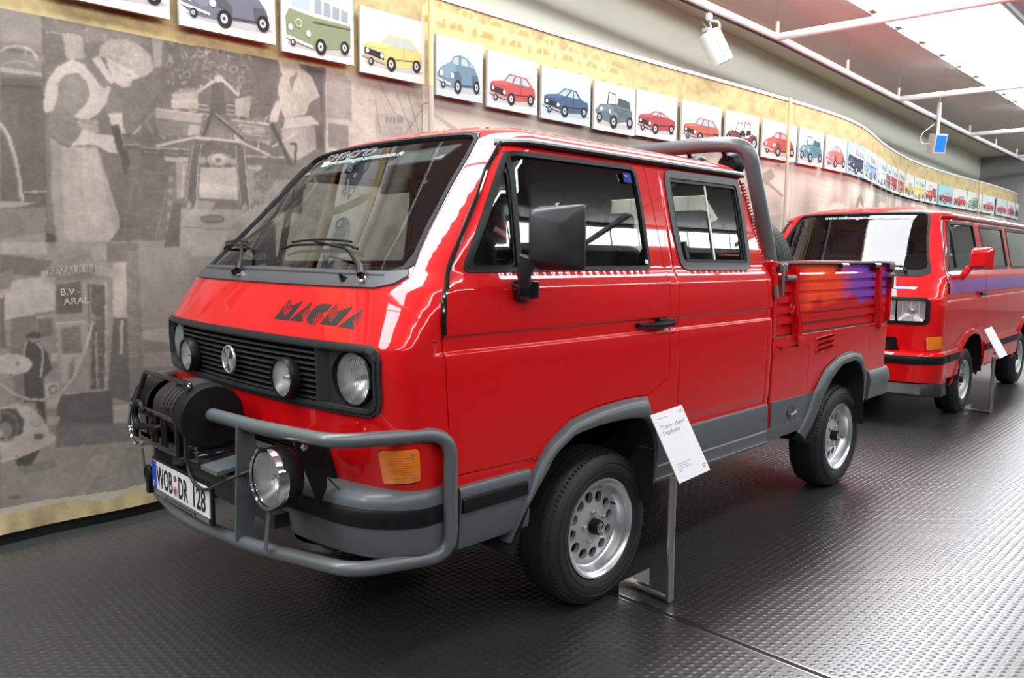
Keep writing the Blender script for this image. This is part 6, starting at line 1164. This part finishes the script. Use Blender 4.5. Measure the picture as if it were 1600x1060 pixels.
flat_print('dealer_small_print', [([(q*.012, 0), (q*.012+.008, 0), (q*.012+.008, .008), (q*.012, .008)], (.035, .035, .04)) for q in range(24)], (PX_-.0032, .14, .542), (0, -1, 0), (0, 0, 1), (-1, 0, 0), pt, .00002)
MB().tube([vec(-1.41, .325, .60)+.026*vec(0, math.cos(t), math.sin(t)) for t in np.linspace(0, 2*PI, 17)[:-1]], .009, 8, True).box((-1.40, .325, .57), (.03, .03, .10)).build('tow_shackle', BLACKP, bar)
# ------------------------------------------------------------------ the red passenger van behind
XRV = [(.2, 3.28), (1.40, 3.28), (1.905, 3.12), (1.985, 3.05), (2.09, 2.95), (2.25, 2.70), (2.40, 2.45), (2.60, 2.1), (2.75, 2.1)]
VS = Skin(WID, XFR, CRN, BOWT, NEX, XRV, ROOFZ, GROOVE, (), rc=.14)
van = empty('passenger_van', (5.78, .165, -.045), .026, 'red passenger van with tinted windows and purple side stripe behind the pickup', 'van')
S = VS
DOOR2 = DOOR
MW = rnd([(.50, 1.868), (1.50, 1.870), (1.50, 1.432), (.55, 1.432)], .05); RW = rnd([(1.66, 1.868), (2.80, 1.864), (2.88, 1.70), (2.90, 1.432), (1.66, 1.432)], .05)
ARCHB = [(2.02, .45), (2.03, .60), (2.12, .73), (2.26, .80), (2.46, .825), (2.66, .80), (2.80, .73), (2.88, .60), (2.89, .45)]
vs = np.concatenate([np.arange(.45, 1.98, .03), np.arange(1.985, 2.60, .03), [2.60]])
edge_f = [(float(S.a0(v)), float(v)) for v in vs]; edge_r = [(float(S.aend(v)), float(v)) for v in vs]
outer = edge_f[::-1]+[(-1.0, .45), (.0, .45), (1.0, .45), (2.0, .45)]+edge_r
AF2 = [(-.45, .42), (-.42, .60), (-.33, .73), (-.20, .80), (0, .825), (.18, .80), (.30, .73), (.37, .60), (.39, .42)]
DOOR2 = DOOR[:11]+[(-.46, .74), (-.40, .79), (-.272, .86), (-.103, .89), (.062, .895), (.237, .885), (.40, .942)]+DOOR[18:]
holes = [hole_ws, hole_gr, hole_lg, offs(DOOR2, .0025), MW, RW, AF2, ARCHB, offs(INDI, .006)]
vc = {}
panel('van_body', S, outer, holes, RED, van, 0, .02, False, .07, ROWS, COLS[16:], cache=vc, halves=True); panel('van_lining', S, outer, holes, LINING, van, -.024, 0, False, .07, cache=vc, halves=True)
STR = RED.copy(); STR.name = 'orange_to_purple_stripe'; nt = STR.node_tree; b = nt.nodes['Principled BSDF']; tc = nt.nodes.new('ShaderNodeTexCoord'); sx_ = nt.nodes.new('ShaderNodeSeparateXYZ'); mr = nt.nodes.new('ShaderNodeMapRange'); mr.inputs['From Min'].default_value = -1.05; mr.inputs['From Max'].default_value = 3.1
rp_ = nt.nodes.new('ShaderNodeValToRGB'); e = rp_.color_ramp.elements; e[0].position = 0; e[0].color = (.60, .006, .008, 1); e[1].position = 1; e[1].color = (.20, .06, .42, 1)
for q_, c_ in ((.02, (.9, .06, .01)), (.045, (.9, .06, .01)), (.07, (.30, .07, .42)), (.5, (.20, .06, .42))): w_ = e.new(q_); w_.color = (*c_, 1)
nt.links.new(tc.outputs['Object'], sx_.inputs[0]); nt.links.new(sx_.outputs['X'], mr.inputs['Value']); nt.links.new(mr.outputs['Result'], rp_.inputs['Fac']); nt.links.new(rp_.outputs['Color'], b.inputs['Base Color'])
for mir in (False, True):
    dr = panel('front_door', S, offs(DOOR2, -.0025), [DWIN], RED, van, 0, .02, mir, .06, ROWS); band('door_seal', S, offs(DOOR2, .02), .045, RUBBER, dr, -.014, 0, mir); panel('door_lining', S, offs(DOOR2, -.0025), [DWIN], LINING, dr, -.03, 0, mir, .12)
    band('window_seal', S, offs(DWIN, .004), .026, BLACKP, dr, .004, .02, mir); panel('door_glass', S, offs(DWIN, -.015), [], GLASSD, dr, -.008, 0, mir, .2); panel('quarter_light_bar', S, QL, [], BLACKP, dr, .004, .02, mir, .1)
    for nm, lp in (('side_glass', MW), ('side_glass', RW)): band('side_window_seal', S, offs(lp, .006), .034, BLACKP, van, .004, .02, mir); panel(nm, S, offs(lp, -.02), [], GLASSD, van, -.006, 0, mir, .25)
    panel('side_stripe', S, [(-.895, 1.228), (.397, 1.228), (.399, 1.345), (-.888, 1.345)], [], STR, dr, .0012, 0, mir, .05, ROWS); panel('side_stripe', S, [(.405, 1.228), (3.1, 1.228), (3.1, 1.345), (.405, 1.345)], [], STR, van, .0012, 0, mir, .05, ROWS); panel('nose_stripe', S, [(-1.06, 1.13), (-.915, 1.13), (-.912, 1.30), (-1.02, 1.26)], [], mat('stripe_orange', (.80, .05, .012), .3, 0, 1), van, .0012, 0, mir, .03)
    for a_ in (.46, 1.58): panel('body_seam', S, [(a_, .72), (a_+.005, .72), (a_+.005, 1.88), (a_, 1.88)], [], UNDER, van, .0008, 0, mir, .3)
    ind = panel('indicator', S, INDI, [], ORANGE, van, .008, .03, mir, .04)
    flare('wheel_arch_lip', S, AF2, offs([(a, v) for a, v in AF2], .05)[0:9], RED, van, mir, 26, .02); flare('wheel_arch_lip', S, ARCHB, offs(ARCHB, .05)[0:9], RED, van, mir, 26, .02)
    for x0, x1 in ((-.845, -.47), (.44, 1.98), (2.93, 3.08)): sk = sweep('side_skirt', S, np.linspace(x0, x1, 10), [(-.005, .72), (.012, .715), (.02, .69), (.02, .60), (.012, .48), (-.02, .45)], RED, van, mir, .70); sweep('rub_strip', S, np.linspace(x0+.01, x1-.01, 10), [(.018, .690), (.028, .688), (.030, .625), (.018, .622)], BLACKP, sk, mir, .70)
    gu = sweep('roof_gutter', S, np.linspace(-.50, 3.05, 40), [(-.004, 1.918), (.018, 1.922), (.022, 1.912), (.018, 1.900), (-.004, 1.896)], RED, van, mir, 1.90); sweep('gutter_trim', S, np.linspace(-.5, 3.05, 40), [(.016, 1.922), (.025, 1.922), (.026, 1.910), (.018, 1.909)], CHROME, gu, mir, 1.90)
    pts = [S.P(a, v)+S.nrm(a, v)*.004 for a, v in dens([(-.470, 1.912)]+DOOR[1:9], .05, False)]; sg = vec(1, -1 if mir else 1, 1); MB().tube([q*sg for q in pts], .0095, 8).build('pillar_rubber', GLOSSB, van)
    P0, P1 = S.P(.18, 1.196), S.P(.39, 1.196); MB().tube([(P0+vec(0, -.02, 0))*sg, (P1+vec(0, -.03, 0))*sg], .014, 8).build('door_handle', BLACKP, dr)
    for lp in (AF2, ARCHB): lp = resamp(lp, 20); V = [(a, sg[1]*-.935, v-.003) for a, v in lp]+[(a, sg[1]*-.5, v) for a, v in lp]; n = len(lp); MB().add(V, [(i, i+1, n+i+1, n+i) for i in range(n-1)]+[tuple(range(n, 2*n))], True).build('wheel_well', UNDER, van)
    k = -1 if mir else 1; mr2 = empty('door_mirror', parent=van); bm = bmesh.new()
    for q in pts and [(-.475, -1.160, 1.438), (-.475, -1.160, 1.640), (-.475, -.985, 1.635), (-.475, -.985, 1.436), (-.575, -1.12, 1.47), (-.570, -1.12, 1.60), (-.605, -1.000, 1.610), (-.605, -1.000, 1.455)]: bm.verts.new(Vector((q[0], q[1]*k, q[2])))
    bmesh.ops.convex_hull(bm, input=bm.verts[:]); bmesh.ops.bevel(bm, geom=bm.edges[:], offset=.012, segments=2, affect='EDGES', profile=.5, clamp_overlap=True); me = bpy.data.meshes.new('mirror_housing'); bm.to_mesh(me); bm.free(); link('mirror_housing', me, RED, mr2); MB().tube([(-.56, -.99*k, 1.46), (-.58, -.96*k, 1.40), (-.56, -.93*k, 1.36)], .028, 10).build('mirror_stem', RED, mr2)
panel('windscreen', S, wsym(WSI), [], GLASSW, van, -.006, 0, False, .1, dom='y')
_wso = wsym([(y, v) for y, v in WSO if y <= 0]+[(0, 1.972)]); panel('windscreen_seal', S, _wso, [wsym(WSI)], RUBBER, van, .004, .02, False, .2, dom='y')
for yp, ys in ((-.60, [(-.56, 1.44), (-.30, 1.455)]), (.166, [(.22, 1.44), (.50, 1.455)])): MB().tube([front_pt(yp, 1.40, .02), front_pt(ys[0][0], ys[0][1], .03), front_pt(*ys[1], .02)], [.014, .009, .005], 8).build('wiper', BLACKP, van)
text_on('screen_lettering', S, 'www.volkswagen-automuseum.de', .062, .33, 1.905, mat('sticker_pale', (.50, .58, .58), .5), van, .002, .92, .1, 0)
panel('nose_badge', S, [(-.705, 1.262), (-.53, 1.262), (-.545, 1.286), (-.72, 1.286)], [], mat('badge_silver', (.55, .58, .62), .3, .4), van, .003, .003, False, .1, dom='y'); panel('badge_stripe', S, [(-.68, 1.262), (-.53, 1.262), (-.535, 1.268), (-.685, 1.268)], [], mat('badge_blue', (.05, .20, .55), .3), van, .0035, 0, False, .1, dom='y')
gr = panel('grille', S, wsym([(0, .961), (-.790, .961), (-.826, .978), (-.836, 1.01), (-.836, 1.15), (-.826, 1.178), (-.80, 1.194), (0, 1.196)]), [wsym([(0, .984), (-.785, .984), (-.810, 1.02), (-.810, 1.14), (-.785, 1.170), (0, 1.172)])], BLACKP, van, .010, .05, False, .2, dom='y')
panel('grille_back', S, wsym([(0, .966), (-.80, .966), (-.826, 1.0), (-.826, 1.15), (-.80, 1.19), (0, 1.19)]), [], UNDER, gr, -.07, 0, False, .15, dom='y')
for k in range(9): v = .994+k*.021; MB().add([q for y in np.linspace(-.42, .42, 11) for q in (S.PF(y, v)+vec(0, 0, .004), S.PF(y, v)+vec(0, 0, -.004), S.PF(y, v)+vec(.05, 0, .004), S.PF(y, v)+vec(.05, 0, .009))], [(4*i+a, 4*i+(a+1) % 4, 4*i+4+(a+1) % 4, 4*i+4+a) for i in range(10) for a in range(4)]).build('slat', BLACKP, gr)
for s in (-1, 1):
    for ya, yb in ((.425, .570), (.585, .800)):
        L = empty('headlight', parent=van); q, t = cut(rnd([(s*ya, .988), (s*yb, .988), (s*yb, 1.168), (s*ya, 1.168)] if s > 0 else [(-yb, .988), (-ya, .988), (-ya, 1.168), (-yb, 1.168)], .012), [], .03)
        raw('lens', [S.PF(y, v)+vec(.004, 0, 0) for y, v in q], [tuple(r)[::-1] for r in t], LENS, L); cy = (ya+yb)/2
        V = []; 
        for y, v in q: dy = (abs(y)-cy)/((yb-ya)/2); dz = (v-1.078)/.09; V.append(S.PF(y, v)+vec(.012+.05*max(0, 1-dy*dy)*max(0, 1-dz*dz)+.0, 0, 0))
        raw('reflector', V, [tuple(r)[::-1] for r in t], REFL, L, True); MB().box(S.PF(s*cy, 1.078)+vec(.03, 0, 0), (.03, .05, .035), bev=.01).build('bulb_shield', CHROME, L)
        for k in (-.5, 0, .5): MB().box(S.PF(s*(cy+k*(yb-ya)*.6), 1.078)+vec(.001, 0, 0), (.002, .002, .17)).build('lens_bar', mat('lens_flute_glass', (.75, .76, .77), .2), L)
lg = panel('lower_intake', S, wsym([(0, .729), (-.609, .729), (-.585, .841), (0, .849)]), [wsym([(0, .742), (-.565, .742), (-.548, .822), (0, .828)])], BLACKP, van, .012, .03, False, .2, dom='y'); panel('intake_back', S, wsym([(0, .735), (-.59, .735), (-.58, .835), (0, .84)]), [], UNDER, lg, -.04, 0, False, .2, dom='y')
for k in range(6): v = .748+k*.0138; MB().add([q for y in np.linspace(-.56, .56, 11) for q in (S.PF(y, v)+vec(-.004, 0, .003), S.PF(y, v)+vec(-.004, 0, -.003), S.PF(y, v)+vec(.035, 0, .004), S.PF(y, v)+vec(.035, 0, .008))], [(4*i+a, 4*i+(a+1) % 4, 4*i+4+(a+1) % 4, 4*i+4+a) for i in range(10) for a in range(4)]).build('slat', DARKP, lg)
al = np.concatenate([np.linspace(float(S.a0(.7)), -1.25, 12), np.linspace(-1.23, -.97, 14), [-.93, -.862]])
bp = sweep('front_bumper', S, al, [(-.02, .724), (.030, .722), (.070, .712), (.084, .69), (.088, .668), (.086, .606), (.078, .46), (.05, .44), (-.02, .44)], RED, van, False, .70, True, sca=bsc); sweep('bumper_strip', S, al, [(.082, .690), (.094, .688), (.100, .67), (.100, .632), (.094, .620), (.080, .616)], BLACKP, bp, False, .70, True, sca=bsc)
sweep('front_spoiler', S, al, [(-.02, .45), (.06, .445), (.10, .36), (.09, .335), (.02, .34)], DARKP, van, False, .70, True, sca=bsc); MB().lathe([(.012, 0), (.01, .004), (0, .004)], (-1.155, -.70, .56), (-1, 0, 0), 12).build('bumper_bolt', BLACKP, bp)
MB().box((1.05, 0, .50), (4.2, 1.1, .20)).box((1.2, 0, .52), (1.5, 1.7, .12)).box((1.0, 0, .90), (3.9, 1.5, .04)).build('underbody', UNDER, van)
MB().box((-.86, 0, 1.24), (.36, 1.50, .26), bev=.05).build('dashboard', BLACKP, van)
for x, y in ((.22, -.42), (.22, .42), (1.3, -.4), (1.3, .4), (2.3, -.5), (2.3, 0), (2.3, .5)):
    s_ = empty('seat', parent=van); MB().box((x-.20, y, 1.02), (.50, .5, .16), bev=.05).build('cushion', SEATF, s_); MB().box((x+.08, y, 1.30), (.14, .5, .56), bev=.05).build('backrest', SEATF, s_); MB().box((x+.10, y, 1.67), (.09, .29, .17), bev=.035).build('headrest', SEATF, s_)
W1 = make_wheel(van, 'wheel', .322, .192, .20, 1); W1.location = (0, -.876, .367); W1.rotation_euler = (0, .3, 0)
for x, s in ((2.46, -1), (0, 1), (2.46, 1)): c = copy_tree(W1, van); c.location = (x, s*.876, .367); c.rotation_euler = (0, x, 0 if s < 0 else PI)
# ------------------------------------------------------------------ information stands
def stand(loc, label, text):
    st = empty('information_stand', loc, 0, label, 'sign stand', 'information stands beside the vehicles')
    MB().tube([(0, 0, .018), (0, .004, .555)], .0175, 16).build('post', STEEL, st)
    MB().tube([(0, -.004, .020), (.022, .205, .020)], .0175, 16).build('foot_tube', STEEL, st)
    MB().box((.017, .198, .030), (.230, .004, .060)).build('foot_plate', STEEL, st)
    O = vec(-.038, -.052, .548); U = vec(.98, -.05, .08); U /= np.linalg.norm(U); V = vec(-.16, .48, .86); V -= U*(U@V); V /= np.linalg.norm(V); L = .305; W_ = .222; N = np.cross(U, V)
    MB().prism([(0, 0), (W_, 0), (W_, L), (0, L)], O, U, V, N, .004).build('sign_sheet', WHITE, st)
    MB().box(O+U*.045+V*.06-N*.026, (.03, .03, .02)).build('sign_clamp', STEEL, st)
    if text:
        Q = O+N*.0044; ink = INKG
        text_obj('sign_lettering', 'T3 syncro „Magma“\nDoppelkabine', .026, Q+U*.03+V*(L*.76), U, V, ink, st, .0002, 'LEFT', .8)
        rows_ = [(.03, L*.905, .085)]+[(.03, L*(.235-.032*k), w_) for k, w_ in enumerate((.10, .085, .095, .035))]; g_ = (.42, .42, .45)
        for u0, v0, w_ in rows_: flat_print('sign_small_print', [([(u0+q*.0095, v0), (u0+q*.0095+.0075, v0), (u0+q*.0095+.0075, v0+.0035), (u0+q*.0095, v0+.0035)], g_) for q in range(int(w_/.0095))], Q, U, V, N, st, 0.00002)
        flat_print('sign_mark', [([(.186, L*.90), (.190, L*.90), (.194, L*.96), (.190, L*.96)], g_), ([(.198, L*.90), (.202, L*.90), (.208, L*.955), (.204, L*.955)], g_), ([(.186, L*.93), (.206, L*.93), (.206, L*.936), (.186, L*.936)], g_)], Q, U, V, N, st, .00002)
        flat_print('sign_mark', [(ellipse(0, 0, .010, .010, 14), (.55, .25, .28)), (ellipse(0, 0, .005, .005, 10), (.85, .8, .8))], Q+U*.195+V*.03, U, V, N, st)
    return st
stand((.222, -1.083, 0), 'white tilted information sign on a steel stand beside the pickup front wheel', True)
stand((5.92, -.93, 0), 'white tilted information sign on a steel stand beside the passenger van', False)
# ------------------------------------------------------------------ white lighting rail under the ceiling
rail = empty('lighting_rail', (0, 0, 0), 0, 'white tubular lighting rail with crossbars hung under the ceiling', 'lighting rail')
RZ = 3.95
RP = [(-8.5, 1.36), (0, 1.39), (4.20, 1.43), (5.95, 1.45), (10.46, 1.68), (15.03, 1.88), (20.0, 2.05), (23.0, 2.15)]
def ry(x): return float(np.interp(x, [q[0] for q in RP], [q[1] for q in RP]))
MB().tube([(x, ry(x), RZ) for x in np.linspace(-8.5, 23.0, 40)], .042, 14).build('rail_tube', WHITEP, rail)
MB().tube([(x, ry(x)+.010, RZ-.046) for x in np.linspace(-8.5, 23.0, 40)], .012, 6).build('rail_slot', UNDER, rail)
for x in (-3.1, 1.4, 5.95, 10.46, 15.03, 19.5):
    y = ry(x); MB().tube([(x, y, RZ), (x+.40, y-4.0, RZ), (x+.75, y-7.6, RZ)], .042, 14).build('cross_tube', WHITEP, rail)
for x in (-3.1, -.9, 1.4, 3.6, 5.95, 8.2, 10.46, 15.03, 17.3, 19.5):
    y = ry(x); MB().tube([(x, y, RZ), (x, y, RZ+.17)], .022, 10).build('hanger_stub', WHITEP, rail); MB().tube([(x, y, RZ+.16), (x, y, 4.422)], .003, 5).build('hanger_wire', STEEL, rail)
sp = empty('stage_spotlight', (4.50, 1.43, 3.846), 0, 'white cylindrical spotlight hanging from the ceiling rail', 'spotlight')
c = vec(.075, -.02, -.255); ax = vec(.36, -.30, -.88); ax /= np.linalg.norm(ax)
MB().lathe([(0, -.15), (.085, -.15), (.104, -.14), (.112, -.12), (.112, .17), (.106, .19), (.098, .18), (.085, .15), (0, .14)], c, ax, 36).build('lamp_barrel', WHITEP, sp, 35)
sd = np.cross(ax, vec(0, 0, 1)); sd /= np.linalg.norm(sd)
MB().tube(bez([c+sd*.124-ax*.02, c+sd*.128+vec(0, 0, .20), vec(-.02, 0, -.03), c-sd*.128+vec(0, 0, .20), c-sd*.124-ax*.02], .06, 5), .011, 8).build('yoke', WHITEP, sp)
MB().box((-.02, 0, .005), (.06, .05, .07), bev=.01).build('clamp', WHITEP, sp); MB().box(c-ax*.16, (.11, .08, .04), bev=.01).build('rear_cap', mat('lamp_grey', (.5, .5, .5), .5), sp)
for k in range(4): MB().tube([c+sd*.112+ax*(-.02+k*.05), c+sd*.134+ax*(-.02+k*.05)], .010, 8).build('knob', WHITEP, sp)
MB().tube(bez([c-ax*.15, c-ax*.20+vec(-.08, 0, .04), vec(-.10, .02, -.05)], .05), .006, 6).build('cable', BOLT, sp)
pj = empty('effect_projector', (12.36, 1.655, 3.90), 0, 'small pale lamp box with a bright blue face hung below the rail', 'lamp')
R_ = np.array(((.8, .6, 0), (-.6, .8, 0), (0, 0, 1)))@np.array(((1, 0, 0), (0, .985, -.17), (0, .17, .985)))
MB().box((0, 0, -.43), (.22, .20, .33), R_, bev=.008).build('lamp_case', mat('case_pink_white', (.66, .58, .55), .5), pj)
MB().box(vec(0, 0, -.43)+R_@vec(0, -.102, 0), (.19, .008, .28), R_).build('blue_filter', mat('blue_gel', (.02, .16, .75), .2), pj)
MB().tube([(0, 0, .0), (0, 0, -.27)], .026, 8).build('hanger_arm', WHITEP, pj); MB().tube([(0, 0, .0), (0, 0, .26)], .036, 10).build('rail_clamp', WHITEP, pj); MB().tube([(0, 0, .25), (0, 0, .52)], .010, 6).build('drop_rod', WHITEP, pj); MB().tube(bez([(-.03, .06, -.10), (-.18, .22, -.28), (-.16, .20, -.44), (-.06, .10, -.43)], .10, 6), .009, 6).build('cable', WHITEP, pj)
